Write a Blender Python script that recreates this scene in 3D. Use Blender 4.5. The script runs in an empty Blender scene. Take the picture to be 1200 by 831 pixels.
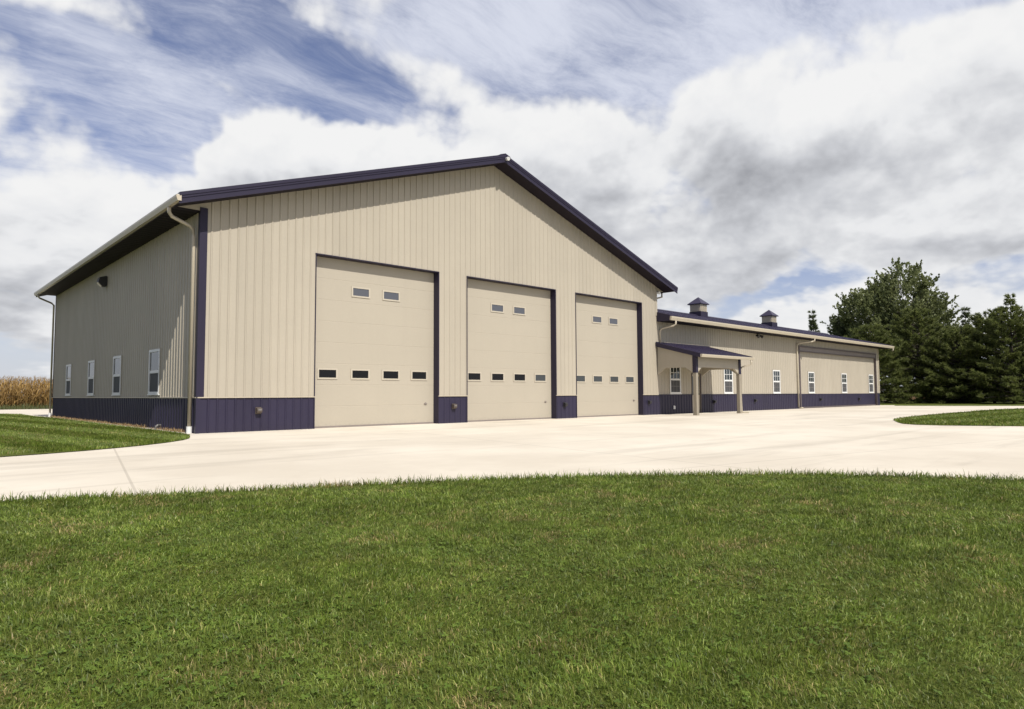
import bpy, math, random
import numpy as np
from mathutils import Matrix, Vector

random.seed(7)
RNG = np.random.default_rng(11)
scene = bpy.context.scene
col = scene.collection

# ------------------------------------------------------------------ helpers
def wloc(o):
    v = Vector((0, 0, 0))
    while o is not None:
        v += o.location
        o = o.parent
    return v

def tag(o, label=None, cat=None, group=None, kind=None):
    if label: o['label'] = label
    if cat: o['category'] = cat
    if group: o['group'] = group
    if kind: o['kind'] = kind
    return o

def empty(name, loc, label, cat, group=None):
    o = bpy.data.objects.new(name, None)
    o.empty_display_size = 0.3
    col.objects.link(o)
    o.location = loc
    return tag(o, label, cat, group)

class MB:
    """collects faces in world space, builds ONE mesh object"""
    def __init__(self):
        self.v = []; self.f = []
    def poly(self, pts):
        n = len(self.v)
        self.v += [tuple(p) for p in pts]
        self.f.append(tuple(range(n, n + len(pts))))
    def box(self, x0, x1, y0, y1, z0, z1):
        n = len(self.v)
        self.v += [(x0,y0,z0),(x1,y0,z0),(x1,y1,z0),(x0,y1,z0),(x0,y0,z1),(x1,y0,z1),(x1,y1,z1),(x0,y1,z1)]
        for q in ((0,3,2,1),(4,5,6,7),(0,1,5,4),(1,2,6,5),(2,3,7,6),(3,0,4,7)):
            self.f.append(tuple(n + i for i in q))
    def prism(self, pts, d):
        """extrude a planar polygon (list of 3D points) by vector d"""
        n = len(self.v); k = len(pts)
        self.v += [tuple(p) for p in pts] + [(p[0]+d[0], p[1]+d[1], p[2]+d[2]) for p in pts]
        self.f.append(tuple(n + i for i in reversed(range(k))))
        self.f.append(tuple(n + k + i for i in range(k)))
        for i in range(k):
            j = (i + 1) % k
            self.f.append((n+i, n+j, n+k+j, n+k+i))
    def tube(self, pts, r, seg=8, r2=None, sq=False):
        pts = [Vector(p) for p in pts]
        n0 = len(self.v); m = len(pts)
        if sq: seg = 4
        for i, p in enumerate(pts):
            if i == 0: t = pts[1] - pts[0]
            elif i == m - 1: t = pts[-1] - pts[-2]
            else: t = (pts[i+1]-pts[i]).normalized() + (pts[i]-pts[i-1]).normalized()
            t.normalize()
            a = Vector((0, 0, 1)) if abs(t.z) < 0.9 else Vector((0, 1, 0))
            e1 = t.cross(a).normalized(); e2 = e1.cross(t).normalized()
            rr = r if r2 is None else r + (r2 - r) * i / (m - 1)
            if sq: rr *= 1.4142
            for k in range(seg):
                ang = 2*math.pi*(k + (0.5 if sq else 0))/seg
                self.v.append(tuple(p + e1*math.cos(ang)*rr + e2*math.sin(ang)*rr))
        for i in range(m-1):
            for k in range(seg):
                a = n0+i*seg+k; b = n0+i*seg+(k+1) % seg
                self.f.append((a, b, b+seg, a+seg))
        self.f.append(tuple(n0 + k for k in reversed(range(seg))))
        self.f.append(tuple(n0 + (m-1)*seg + k for k in range(seg)))
    def build(self, name, mat, parent=None, smooth=False, bevel=0, kind=None, label=None):
        o = None
        off = wloc(parent) if parent is not None else Vector((0, 0, 0))
        me = bpy.data.meshes.new(name)
        me.from_pydata([(a[0]-off.x, a[1]-off.y, a[2]-off.z) for a in self.v], [], self.f)
        me.materials.append(mat)
        if smooth:
            for p in me.polygons: p.use_smooth = True
        me.update()
        o = bpy.data.objects.new(name, me)
        col.objects.link(o)
        if parent is not None: o.parent = parent
        if bevel:
            b = o.modifiers.new('Bevel', 'BEVEL'); b.width = bevel; b.segments = 2; b.limit_method = 'ANGLE'
        tag(o, label=label, kind=kind)
        return o

def np_mesh(name, verts, faces, mat, parent=None, tint=None, smooth=False):
    """verts (N,3); faces: list of arrays (M,k); fast numpy mesh"""
    me = bpy.data.meshes.new(name)
    if parent is not None:
        verts = verts - np.array(wloc(parent))
    me.vertices.add(len(verts)); me.vertices.foreach_set('co', np.ascontiguousarray(verts, dtype=np.float32).ravel())
    loops = np.concatenate([f.ravel() for f in faces]).astype(np.int32)
    tot = np.concatenate([np.full(len(f), f.shape[1], dtype=np.int32) for f in faces])
    start = np.concatenate([[0], np.cumsum(tot)[:-1]]).astype(np.int32)
    me.loops.add(len(loops)); me.loops.foreach_set('vertex_index', loops)
    me.polygons.add(len(tot)); me.polygons.foreach_set('loop_start', start); me.polygons.foreach_set('loop_total', tot)
    if smooth: me.polygons.foreach_set('use_smooth', np.ones(len(tot), dtype=bool))
    me.update(calc_edges=True)
    if tint is not None:
        a = me.attributes.new('tint', 'FLOAT', 'POINT'); a.data.foreach_set('value', tint.astype(np.float32))
    me.materials.append(mat)
    o = bpy.data.objects.new(name, me); col.objects.link(o)
    if parent is not None: o.parent = parent
    return o

# ------------------------------------------------------------------ materials
class NT:
    def __init__(self, tree):
        self.t = tree; self.n = tree.nodes; self.l = tree.links
    def node(self, typ, **kw):
        nd = self.n.new(typ)
        for k, v in kw.items(): setattr(nd, k, v)
        return nd
    def _in(self, sock, v):
        if v is None: return
        if hasattr(v, 'is_linked') or isinstance(v, bpy.types.NodeSocket): self.l.new(v, sock)
        else: sock.default_value = v
    def math(self, op, a, b=None, c=None, clamp=False):
        nd = self.node('ShaderNodeMath', operation=op); nd.use_clamp = clamp
        self._in(nd.inputs[0], a); self._in(nd.inputs[1], b)
        if c is not None: self._in(nd.inputs[2], c)
        return nd.outputs[0]
    def noise(self, vec, scale, detail=4, rough=0.5, dist=0.0, lac=2.0):
        nd = self.node('ShaderNodeTexNoise'); nd.noise_dimensions = '3D'
        if vec is not None: self.l.new(vec, nd.inputs['Vector'])
        nd.inputs['Scale'].default_value = scale; nd.inputs['Detail'].default_value = detail
        nd.inputs['Roughness'].default_value = rough; nd.inputs['Distortion'].default_value = dist
        nd.inputs['Lacunarity'].default_value = lac
        return nd.outputs['Fac'], nd.outputs['Color']
    def rng(self, v, a, b, c=0.0, d=1.0, smooth=True):
        nd = self.node('ShaderNodeMapRange'); nd.interpolation_type = 'SMOOTHSTEP' if smooth else 'LINEAR'
        self._in(nd.inputs[0], v)
        for i, x in enumerate((a, b, c, d)): self._in(nd.inputs[1+i], x)
        return nd.outputs[0]
    def mix(self, f, a, b):
        nd = self.node('ShaderNodeMix', data_type='RGBA'); nd.clamp_factor = True
        self._in(nd.inputs[0], f)
        self._in(nd.inputs[6], a if isinstance(a, bpy.types.NodeSocket) else (*a, 1.0))
        self._in(nd.inputs[7], b if isinstance(b, bpy.types.NodeSocket) else (*b, 1.0))
        return nd.outputs[2]
    def vmath(self, op, a, b=None):
        nd = self.node('ShaderNodeVectorMath', operation=op)
        self._in(nd.inputs[0], a)
        if b is not None: self._in(nd.inputs[1], b)
        return nd.outputs['Value'] if op in ('LENGTH', 'DOT_PRODUCT', 'DISTANCE') else nd.outputs[0]

def srgb(r, g, b):
    f = lambda c: (c/255/12.92) if c/255 <= 0.04045 else ((c/255+0.055)/1.055)**2.4
    return (f(r), f(g), f(b))

def new_mat(name):
    m = bpy.data.materials.new(name); m.use_nodes = True
    nt = NT(m.node_tree); bs = m.node_tree.nodes['Principled BSDF']
    return m, nt, bs

def paint(name, rgb, rough=0.45, var=0.06, bump=0.0, bscale=3.0, spec=0.5, dirt=0.0, panel=0.0):
    m, nt, bs = new_mat(name)
    co = nt.node('ShaderNodeTexCoord').outputs['Object']
    n1, _ = nt.noise(co, 0.7, 5, 0.6)
    n2, _ = nt.noise(co, 14.0, 3, 0.6)
    f = nt.math('MULTIPLY_ADD', n2, 0.35, nt.math('MULTIPLY', n1, 0.65))
    f = nt.rng(f, 0.3, 0.7)
    c = nt.mix(f, tuple(x*(1-var) for x in rgb), tuple(min(1, x*(1+var)) for x in rgb))
    if panel:
        gp = nt.node('ShaderNodeSeparateXYZ'); nt.l.new(nt.node('ShaderNodeNewGeometry').outputs['Position'], gp.inputs[0])
        q = nt.math('FLOOR', nt.math('ADD', gp.outputs[0], gp.outputs[1]))
        wnz = nt.node('ShaderNodeTexWhiteNoise', noise_dimensions='1D'); nt.l.new(q, wnz.inputs['W'])
        hv = nt.node('ShaderNodeHueSaturation'); nt.l.new(c, hv.inputs['Color']); nt.l.new(nt.rng(wnz.outputs[0], 0, 1, 1 - panel, 1 + panel), hv.inputs['Value']); c = hv.outputs[0]
    if dirt:
        geo = nt.node('ShaderNodeNewGeometry').outputs['Position']
        sx = nt.node('ShaderNodeSeparateXYZ'); nt.l.new(geo, sx.inputs[0])
        st = nt.node('ShaderNodeMapping'); st.inputs['Scale'].default_value = (3.0, 3.0, 0.12); nt.l.new(geo, st.inputs['Vector'])
        sn, _ = nt.noise(st.outputs[0], 1.0, 6, 0.65)
        d = nt.math('MULTIPLY', nt.rng(sn, 0.5, 0.75), dirt)
        low = nt.math('MULTIPLY', nt.rng(sx.outputs[2], 0.0, 0.3, 1, 0), nt.rng(n2, 0.35, 0.7))
        d = nt.math('MAXIMUM', d, nt.math('MULTIPLY', low, 0.35))
        c = nt.mix(d, c, tuple(0.6*x + 0.06*(0.3, 0.25, 0.18)[i] for i, x in enumerate(rgb)))
    nt.l.new(c, bs.inputs['Base Color'])
    bs.inputs['Roughness'].default_value = rough
    bs.inputs['Specular IOR Level'].default_value = spec
    if bump:
        b = nt.node('ShaderNodeBump'); b.inputs['Strength'].default_value = bump; b.inputs['Distance'].default_value = 0.02
        n3, _ = nt.noise(co, bscale, 3, 0.5)
        nt.l.new(n3, b.inputs['Height']); nt.l.new(b.outputs[0], bs.inputs['Normal'])
    return m

TAN = (0.381, 0.341, 0.272)
M_siding = paint('tan_siding', TAN, 0.5, 0.035, 0.14, 1.6, 0.35, dirt=0.14, panel=0.03)
M_door = paint('tan_door_steel', (0.386, 0.346, 0.276), 0.5, 0.02, 0.06, 2.0, 0.35, dirt=0.05)
M_doorframe = paint('pale_frame', (0.44, 0.395, 0.315), 0.45, 0.03)
M_gutter = paint('tan_gutter', (0.45, 0.395, 0.30), 0.35, 0.04, dirt=0.1)
M_purple = paint('plum_siding', (0.0255, 0.0215, 0.0440), 0.45, 0.08, 0.16, 1.6, 0.3, dirt=0.2, panel=0.06)
M_roof = paint('plum_roof', (0.030, 0.024, 0.050), 0.4, 0.08, 0.08, 1.2, 0.4)
M_trim = paint('plum_trim', (0.021, 0.017, 0.036), 0.5, 0.06, spec=0.3)
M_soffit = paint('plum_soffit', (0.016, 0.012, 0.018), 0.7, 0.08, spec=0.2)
M_brown = paint('brown_trim', (0.10, 0.08, 0.078), 0.5, 0.08)
M_track = paint('track_steel', (0.20, 0.17, 0.155), 0.45, 0.1)
M_post = paint('tan_post', (0.27, 0.235, 0.18), 0.6, 0.08, 0.2, 20)
M_white = paint('white_vinyl', (0.66, 0.66, 0.64), 0.4, 0.04)
M_black = paint('black_fixture', (0.025, 0.024, 0.025), 0.5, 0.1)
M_bronze = paint('bronze_fixture', (0.09, 0.07, 0.055), 0.45, 0.1)
M_lens = paint('frosted_lens', (0.42, 0.40, 0.36), 0.25, 0.05)
M_screen = paint('insect_screen', (0.055, 0.056, 0.058), 0.75, 0.1)
M_plastic = paint('pipe_grey', (0.16, 0.15, 0.14), 0.5, 0.1)
M_strip = paint('concrete_strip', (0.40, 0.36, 0.28), 0.9, 0.18, 0.5, 40)
M_redwood = paint('red_fence_wood', (0.16, 0.065, 0.045), 0.8, 0.25)

def glass(name, rgb, ior=1.55, rough=0.03, wav=0.15):
    m, nt, bs = new_mat(name)
    bs.inputs['Base Color'].default_value = (*rgb, 1)
    bs.inputs['Roughness'].default_value = rough
    bs.inputs['IOR'].default_value = ior
    co = nt.node('ShaderNodeTexCoord').outputs['Object']
    n3, _ = nt.noise(co, 1.6, 2, 0.5)
    b = nt.node('ShaderNodeBump'); b.inputs['Strength'].default_value = wav; b.inputs['Distance'].default_value = 0.02
    nt.l.new(n3, b.inputs['Height']); nt.l.new(b.outputs[0], bs.inputs['Normal'])
    return m
M_glass = glass('window_glass', (0.012, 0.02, 0.022), 1.6)
M_lite_dark = glass('dark_door_lite', (0.006, 0.006, 0.007), 1.35, 0.12)
M_lite_grey = glass('grey_door_lite', (0.085, 0.09, 0.105), 1.4, 0.15)
M_lite_mid = glass('mid_grey_door_lite', (0.05, 0.055, 0.058), 1.4, 0.15)  # one even mid-grey pane tone, between the dark and grey lites

def concrete_mat():
    m, nt, bs = new_mat('broom_concrete')
    pos = nt.node('ShaderNodeNewGeometry').outputs['Position']
    n1, _ = nt.noise(pos, 0.22, 6, 0.62)
    n2, _ = nt.noise(pos, 2.2, 6, 0.65)
    n3, _ = nt.noise(pos, 60, 3, 0.6)
    c = nt.mix(nt.rng(n1, 0.32, 0.68), (0.535, 0.478, 0.388), (0.645, 0.588, 0.488))
    c = nt.mix(nt.math('MULTIPLY', nt.rng(n2, 0.52, 0.78), 0.38), c, (0.48, 0.425, 0.335))
    c = nt.mix(nt.math('MULTIPLY', nt.rng(n3, 0.55, 0.8), 0.25), c, (0.40, 0.36, 0.29))
    # faint tyre sweeps: long stretched stains
    mp = nt.node('ShaderNodeMapping'); mp.inputs['Rotation'].default_value = (0, 0, 0.55); mp.inputs['Scale'].default_value = (0.10, 1.1, 1)
    nt.l.new(pos, mp.inputs['Vector'])
    n4, _ = nt.noise(mp.outputs[0], 1.0, 5, 0.6, 0.6)
    c = nt.mix(nt.math('MULTIPLY', nt.rng(n4, 0.52, 0.70), 0.40), c, (0.36, 0.32, 0.26))
    # small dark oil spots
    vo = nt.node('ShaderNodeTexVoronoi'); vo.inputs['Scale'].default_value = 0.42; vo.inputs['Randomness'].default_value = 1.0
    wp = nt.vmath('ADD', pos, nt.vmath('MULTIPLY', nt.noise(pos, 3.0, 3)[1], (0.35, 0.35, 0)))
    nt.l.new(wp, vo.inputs['Vector'])
    spot = nt.rng(vo.outputs['Distance'], 0.02, 0.085, 1, 0)
    c = nt.mix(nt.math('MULTIPLY', spot, nt.math('MULTIPLY', nt.rng(n2, 0.45, 0.6), 0.5)), c, (0.20, 0.17, 0.14))
    # sawn joints
    mp2 = nt.node('ShaderNodeMapping'); mp2.inputs['Rotation'].default_value = (0, 0, 0.19); nt.l.new(pos, mp2.inputs['Vector'])
    sp = nt.node('ShaderNodeSeparateXYZ'); nt.l.new(mp2.outputs[0], sp.inputs[0])
    def line(s, period, off):
        d = nt.math('PINGPONG', nt.math('ADD', s, off), period/2)
        return nt.rng(d, 0.010, 0.022, 1, 0)
    j = nt.math('MAXIMUM', line(sp.outputs[0], 7.2, 2.07), line(sp.outputs[1], 6.4, 0.8))
    c = nt.mix(nt.math('MULTIPLY', j, 0.34), c, (0.22, 0.19, 0.15))
    nt.l.new(c, bs.inputs['Base Color'])
    bs.inputs['Roughness'].default_value = 0.85
    bs.inputs['Specular IOR Level'].default_value = 0.25
    b = nt.node('ShaderNodeBump'); b.inputs['Strength'].default_value = 0.35; b.inputs['Distance'].default_value = 0.01
    nt.l.new(n3, b.inputs['Height']); nt.l.new(b.outputs[0], bs.inputs['Normal'])
    return m
M_concrete = concrete_mat()

G_DARK = (0.062, 0.092, 0.011); G_MID = (0.142, 0.205, 0.024); G_LITE = (0.300, 0.345, 0.080); G_STRAW = (0.46, 0.37, 0.16)
def patch_nodes(nt):
    """shared: large patches of lush / dry turf in world position"""
    pos = nt.node('ShaderNodeNewGeometry').outputs['Position']
    a, _ = nt.noise(pos, 0.55, 4, 0.6, 0.5)
    b, _ = nt.noise(pos, 2.6, 4, 0.6)
    return pos, nt.rng(a, 0.35, 0.68), nt.rng(b, 0.42, 0.72)
def grass_mat():
    m, nt, bs = new_mat('grass_blades')
    at = nt.node('ShaderNodeAttribute', attribute_name='tint').outputs['Fac']
    pos, pa, pb = patch_nodes(nt)
    c = nt.mix(nt.rng(at, 0.0, 0.55), G_DARK, G_MID)
    c = nt.mix(nt.rng(at, 0.5, 0.9), c, G_LITE)
    # drier patches turn more blades to straw
    thr = nt.math('SUBTRACT', 0.955, nt.math('MULTIPLY', nt.math('MULTIPLY', pa, pb), 0.5))
    c = nt.mix(nt.rng(nt.math('SUBTRACT', at, thr), -0.04, 0.05), c, G_STRAW)
    c = nt.mix(nt.math('MULTIPLY', pa, 0.45), c, nt.mix(0.5, c, (0.17, 0.17, 0.05)))
    tn, _ = nt.noise(pos, 5.0, 6, 0.68)
    hsv = nt.node('ShaderNodeHueSaturation'); nt.l.new(c, hsv.inputs['Color']); nt.l.new(nt.math('MULTIPLY', nt.rng(tn, 0.3, 0.7, 0.62, 1.36), nt.rng(nt.noise(pos, 1.1, 3, 0.6)[0], 0.35, 0.65, 0.84, 1.16)), hsv.inputs['Value']); nt.l.new(nt.rng(pb, 0.0, 1.0, 0.505, 0.488), hsv.inputs['Hue'])
    c = hsv.outputs[0]
    nt.l.new(c, bs.inputs['Base Color'])
    bs.inputs['Roughness'].default_value = 0.45
    bs.inputs['Specular IOR Level'].default_value = 0.35
    tr = nt.node('ShaderNodeBsdfTranslucent'); nt.l.new(c, tr.inputs['Color'])
    mx = nt.node('ShaderNodeMixShader'); mx.inputs[0].default_value = 0.38
    nt.l.new(bs.outputs[0], mx.inputs[1]); nt.l.new(tr.outputs[0], mx.inputs[2])
    nt.l.new(mx.outputs[0], nt.n['Material Output'].inputs['Surface'])
    return m
M_grass = grass_mat()
def turf_mat(name, k=1.0):
    m, nt, bs = new_mat(name)
    pos, pa, pb = patch_nodes(nt)
    n, _ = nt.noise(pos, 45, 4, 0.7)
    c = nt.mix(nt.rng(n, 0.3, 0.7), tuple(x*k*0.9 for x in G_DARK), tuple(x*k for x in (0.12, 0.13, 0.03)))
    c = nt.mix(nt.math('MULTIPLY', nt.math('MULTIPLY', pa, pb), 0.5), c, (0.13*k, 0.115*k, 0.05*k))
    nt.l.new(c, bs.inputs['Base Color']); bs.inputs['Roughness'].default_value = 0.95
    bs.inputs['Specular IOR Level'].default_value = 0.1
    b = nt.node('ShaderNodeBump'); b.inputs['Strength'].default_value = 0.8; b.inputs['Distance'].default_value = 0.03
    nt.l.new(n, b.inputs['Height']); nt.l.new(b.outputs[0], bs.inputs['Normal'])
    return m
M_turf = turf_mat('turf')
M_field = turf_mat('field', 1.0)

def leaf_mat(name, dark, lite, trans=0.25, rough=0.55):
    m, nt, bs = new_mat(name)
    at = nt.node('ShaderNodeAttribute', attribute_name='tint').outputs['Fac']
    c = nt.mix(at, dark, lite)
    nt.l.new(c, bs.inputs['Base Color']); bs.inputs['Roughness'].default_value = rough
    bs.inputs['Specular IOR Level'].default_value = 0.3
    tr = nt.node('ShaderNodeBsdfTranslucent'); nt.l.new(c, tr.inputs['Color'])
    mx = nt.node('ShaderNodeMixShader'); mx.inputs[0].default_value = trans
    nt.l.new(bs.outputs[0], mx.inputs[1]); nt.l.new(tr.outputs[0], mx.inputs[2])
    nt.l.new(mx.outputs[0], nt.n['Material Output'].inputs['Surface'])
    return m
M_maple = leaf_mat('maple_leaves', (0.095, 0.115, 0.040), (0.250, 0.275, 0.120), 0.42)
M_pine = leaf_mat('pine_needles', (0.075, 0.098, 0.028), (0.235, 0.258, 0.082), 0.5)
M_bluepine = leaf_mat('blue_pine_needles', (0.070, 0.095, 0.042), (0.19, 0.215, 0.105), 0.4)
M_clover = leaf_mat('clover_leaves', (0.065, 0.115, 0.012), (0.15, 0.215, 0.030), 0.3)
M_corn = leaf_mat('dry_corn', (0.11, 0.058, 0.016), (0.42, 0.275, 0.095), 0.25, 0.8)
M_weed = leaf_mat('weeds', (0.06, 0.08, 0.03), (0.16, 0.17, 0.07), 0.2)
M_drygrass = leaf_mat('dry_grass', (0.20, 0.12, 0.06), (0.42, 0.31, 0.16), 0.2)
M_bark = paint('bark', (0.085, 0.07, 0.055), 0.9, 0.3, 0.8, 12)

# ------------------------------------------------------------------ measures (metres)
W, L = 21.92, 21.44            # large barn
WX = 53.36                     # far end of the low wing
ZW = 0.98                      # top of the plum base panels
ZD = 5.478                     # head of the overhead doors
RAKE, EAVE = 0.68, 0.78
SL = 0.3333
RIB = 0.25
def under(x): return 6.43 + SL*min(x, W - x)       # underside of the big roof
TH = 0.21
DOORS = [(3.48, 8.25), (9.607, 14.452), (15.785, 20.631)]

def ribbed(u0, u1, zb, ztop, holes=(), rib=RIB, off=0.045, hgt=0.022, breaks=()):
    """list of polygons in (u, n, z): base sheet with cut openings + raised ribs"""
    polys = []
    br = sorted(set([u0, u1] + [h[i] for h in holes for i in (0, 1) if u0 < h[i] < u1] + [b for b in breaks if u0 < b < u1]))
    def spans(u, top):
        hs = sorted([(h[2], h[3]) for h in holes if h[0] - 1e-6 < u < h[1] + 1e-6])
        z = zb; out = []
        for a, b in hs:
            if a > z: out.append((z, a))
            z = max(z, b)
        if top > z: out.append((z, None))
        return out
    for a, b in zip(br[:-1], br[1:]):
        mid = (a + b)/2
        for z0, z1 in spans(mid, ztop(mid)):
            polys.append([(a, 0, z0), (b, 0, z0), (b, 0, ztop(b) if z1 is None else z1), (a, 0, ztop(a) if z1 is None else z1)])
    k = math.ceil((u0 + 0.05 - off)/rib)
    while off + k*rib < u1 - 0.05:
        c = off + k*rib; k += 1
        w, t = 0.034, 0.014
        bad = [h for h in holes if h[0] - w < c < h[1] + w]
        for z0, z1 in spans(c, ztop(c)) if not bad else []:
            pass
        hs = sorted([(h[2], h[3]) for h in bad])
        z = zb; segs = []
        for a, b in hs:
            if a > z + 0.01: segs.append((z, a))
            z = max(z, b)
        if ztop(c) > z + 0.02: segs.append((z, None))
        for z0, z1 in segs:
            tl, tr = ((ztop(c - w), ztop(c + w)) if z1 is None else (z1, z1))
            tl -= 0.004; tr -= 0.004
            polys.append([(c-w, 0.0, z0), (c-t, hgt, z0), (c-t, hgt, tl), (c-w, 0.0, tl)])
            polys.append([(c-t, hgt, z0), (c+t, hgt, z0), (c+t, hgt, tr), (c-t, hgt, tl)])
            polys.append([(c+t, hgt, z0), (c+w, 0.0, z0), (c+w, 0.0, tr), (c+t, hgt, tr)])
            polys.append([(c-w, 0.0, z0), (c+w, 0.0, z0), (c+t, hgt, z0), (c-t, hgt, z0)])
            polys.append([(c-t, hgt, tl), (c+t, hgt, tr), (c+w, 0.0, tr), (c-w, 0.0, tl)])
    return polys
def front(polys, y=0.0):                        # faces -y
    mb = MB()
    for p in polys: mb.poly([(u, y - n, z) for u, n, z in p])
    return mb
def left(polys, x=0.0):                         # faces -x, u runs along +y
    mb = MB()
    for p in polys: mb.poly([(x - n, u, z) for u, n, z in reversed(p)])
    return mb
def right(polys, x):
    mb = MB()
    for p in polys: mb.poly([(x + n, u, z) for u, n, z in p])
    return mb
def back(polys, y):
    mb = MB()
    for p in polys: mb.poly([(u, y + n, z) for u, n, z in reversed(p)])
    return mb

# ------------------------------------------------------------------ large barn
barn = empty('pole_barn', (W/2, 0, 0), 'large tan metal barn with plum gable roof and three tall roll-up doors', 'barn')
dh = [(a, b, -1.0, ZD) for a, b in DOORS]
LWIN = [3.97, 8.63, 12.84, 17.5]
LW_HW, LW0, LW1 = 0.57, 1.10, 2.52
lh = [(c - LW_HW, c + LW_HW, LW0, LW1) for c in LWIN]
wall = front(ribbed(0, W, ZW, under, dh, breaks=(W/2,))).build('gable_wall', M_siding, barn)
wl = left(ribbed(0.0, L, ZW, lambda u: 6.25, lh)).build('side_wall', M_siding, barn)
right(ribbed(0.0, L, ZW, lambda u: 6.25)).build('side_wall', M_siding, barn) if False else None
mb = right(ribbed(0.0, L, 0.0, lambda u: 6.25), W); mb.build('side_wall', M_siding, barn)
back(ribbed(0, W, 0.0, under, breaks=(W/2,)), L).build('gable_wall', M_siding, barn)
# eave returns: little triangles that close the gable past the corner
for s in (0, 1):
    mb = MB()
    X = lambda x: x if s == 0 else W - x
    pts = [(X(-EAVE + 0.06), 0, 6.215), (X(0.0), 0, 6.215), (X(0.0), 0, 6.42), (X(-EAVE + 0.06), 0, 6.18 + 0.04)]
    mb.prism(pts, (0, 0.03, 0))
    mb.build('eave_return', M_siding, barn)
# plum base panels
for a, b in ((0, DOORS[0][0]), (DOORS[0][1], DOORS[1][0]), (DOORS[1][1], DOORS[2][0]), (DOORS[2][1], W)):
    p = front(ribbed(a, b, 0.0, lambda u: ZW - 0.002), -0.004)
    p.build('base_panel', M_purple, barn)
    t = MB(); t.box(a, b, -0.045, 0.0, ZW - 0.006, ZW + 0.022)
    t.build('base_flashing', M_gutter, barn)
left(ribbed(0.0, L, 0.0, lambda u: ZW - 0.002), -0.004).build('base_panel', M_purple, barn)
t = MB(); t.box(-0.045, -0.002, 0.0, L, ZW - 0.006, ZW + 0.022); t.build('base_flashing', M_gutter, barn)
# corner trims
t = MB()
t.box(-0.034, 0.17, -0.034, -0.003, ZW + 0.024, 6.30); t.box(-0.034, -0.003, -0.003, 0.12, ZW + 0.024, 6.20)
t.build('corner_trim', M_trim, barn)
t = MB(); t.box(-0.036, 0.08, -0.036, -0.006, 0.0, ZW - 0.01); t.box(-0.036, -0.006, -0.006, 0.08, 0.0, ZW - 0.01)
t.build('corner_trim', M_purple, barn)
t = MB(); t.box(-0.03, -0.003, L-0.1, L + 0.03, ZW + 0.024, 6.2); t.build('corner_trim', M_trim, barn)
t = MB(); t.box(W - 0.11, W + 0.034, -0.034, -0.003, 4.95, 6.3); t.build('corner_trim', M_siding, barn)

# roof
def roof_sheet():
    """two ribbed slopes with thickness"""
    r = MB()
    y0, y1 = -RAKE + 0.03, L + RAKE - 0.03
    for s in (0, 1):
        X = (lambda x: x) if s == 0 else (lambda x: W - x)
        xe, xr = -EAVE + 0.05, W/2
        zt = lambda x: 6.43 + SL*x + TH
        pts = [(X(xe), y0, zt(xe) - TH), (X(xr), y0, zt(xr) - TH), (X(xr), y0, zt(xr)), (X(xe), y0, zt(xe))]
        r.prism(pts, (0, y1 - y0, 0))
        y = y0 + 0.2
        while y < y1 - 0.1:
            r.prism([(X(xe), y, zt(xe) + 0.001), (X(xe), y + 0.06, zt(xe) + 0.001), (X(xe), y + 0.045, zt(xe) + 0.024), (X(xe), y + 0.015, zt(xe) + 0.024)],
                    (X(xr) - X(xe), 0, zt(xr) - zt(xe)))
            y += RIB
    return r
roof = roof_sheet().build('roof', M_roof, barn)
# rake fascia: stepped trim on front and back edges
for yy, sg in ((-RAKE, 1), (L + RAKE, -1)):
    mb = MB()
    for s in (0, 1):
        X = (lambda x: x) if s == 0 else (lambda x: W - x)
        xe, xr = -EAVE - 0.10*s, W/2
        for lo, hi, pr in ((-0.045, 0.10, 0.0), (0.10, 0.165, 0.018), (0.165, 0.245, 0.034)):
            z = lambda x, q: 6.43 + SL*x + q
            pts = [(X(xe), yy - sg*pr, z(xe, lo)), (X(xr), yy - sg*pr, z(xr, lo)), (X(xr), yy - sg*pr, z(xr, hi)), (X(xe), yy - sg*pr, z(xe, hi))]
            mb.prism(pts, (0, sg*(0.029 + pr), 0))
        # drip cap folded on the roof edge
        pts = [(X(xe), yy - sg*0.03, 6.43 + SL*xe + 0.247), (X(xr), yy - sg*0.03, 6.43 + SL*xr + 0.247), (X(xr), yy - sg*0.03, 6.43 + SL*xr + 0.262), (X(xe), yy - sg*0.03, 6.43 + SL*xe + 0.262)]
        mb.prism(pts, (0, sg*0.2, 0))
    mb.build('rake_trim', M_trim, barn)
mb = MB()
zr = 6.43 + SL*W/2 + TH
mb.prism([(W/2 - 0.25, -RAKE - 0.04, zr - 0.03), (W/2, -RAKE - 0.04, zr + 0.055), (W/2 + 0.25, -RAKE - 0.04, zr - 0.03), (W/2 + 0.25, -RAKE - 0.04, zr + 0.0), (W/2, -RAKE - 0.04, zr + 0.085), (W/2 - 0.25, -RAKE - 0.04, zr)], (0, L + 2*RAKE + 0.08, 0))
mb.build('ridge_cap', M_roof, barn)
# sloped soffit boards under the rakes
for y0, y1 in ((-RAKE + 0.035, -0.03), (L + 0.03, L + RAKE - 0.035)):
    for s in (0, 1):
        X = (lambda x: x) if s == 0 else (lambda x: W - x)
        mb = MB()
        z = lambda x: 6.43 + SL*x - 0.004
        a, b = -EAVE + 0.08, W/2 - 0.002
        mb.prism([(X(a), y0, z(a) - 0.012), (X(b), y0, z(b) - 0.012), (X(b), y0, z(b)), (X(a), y0, z(a))], (0, y1 - y0, 0))
        mb.build('rake_soffit', M_soffit, barn)
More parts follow.
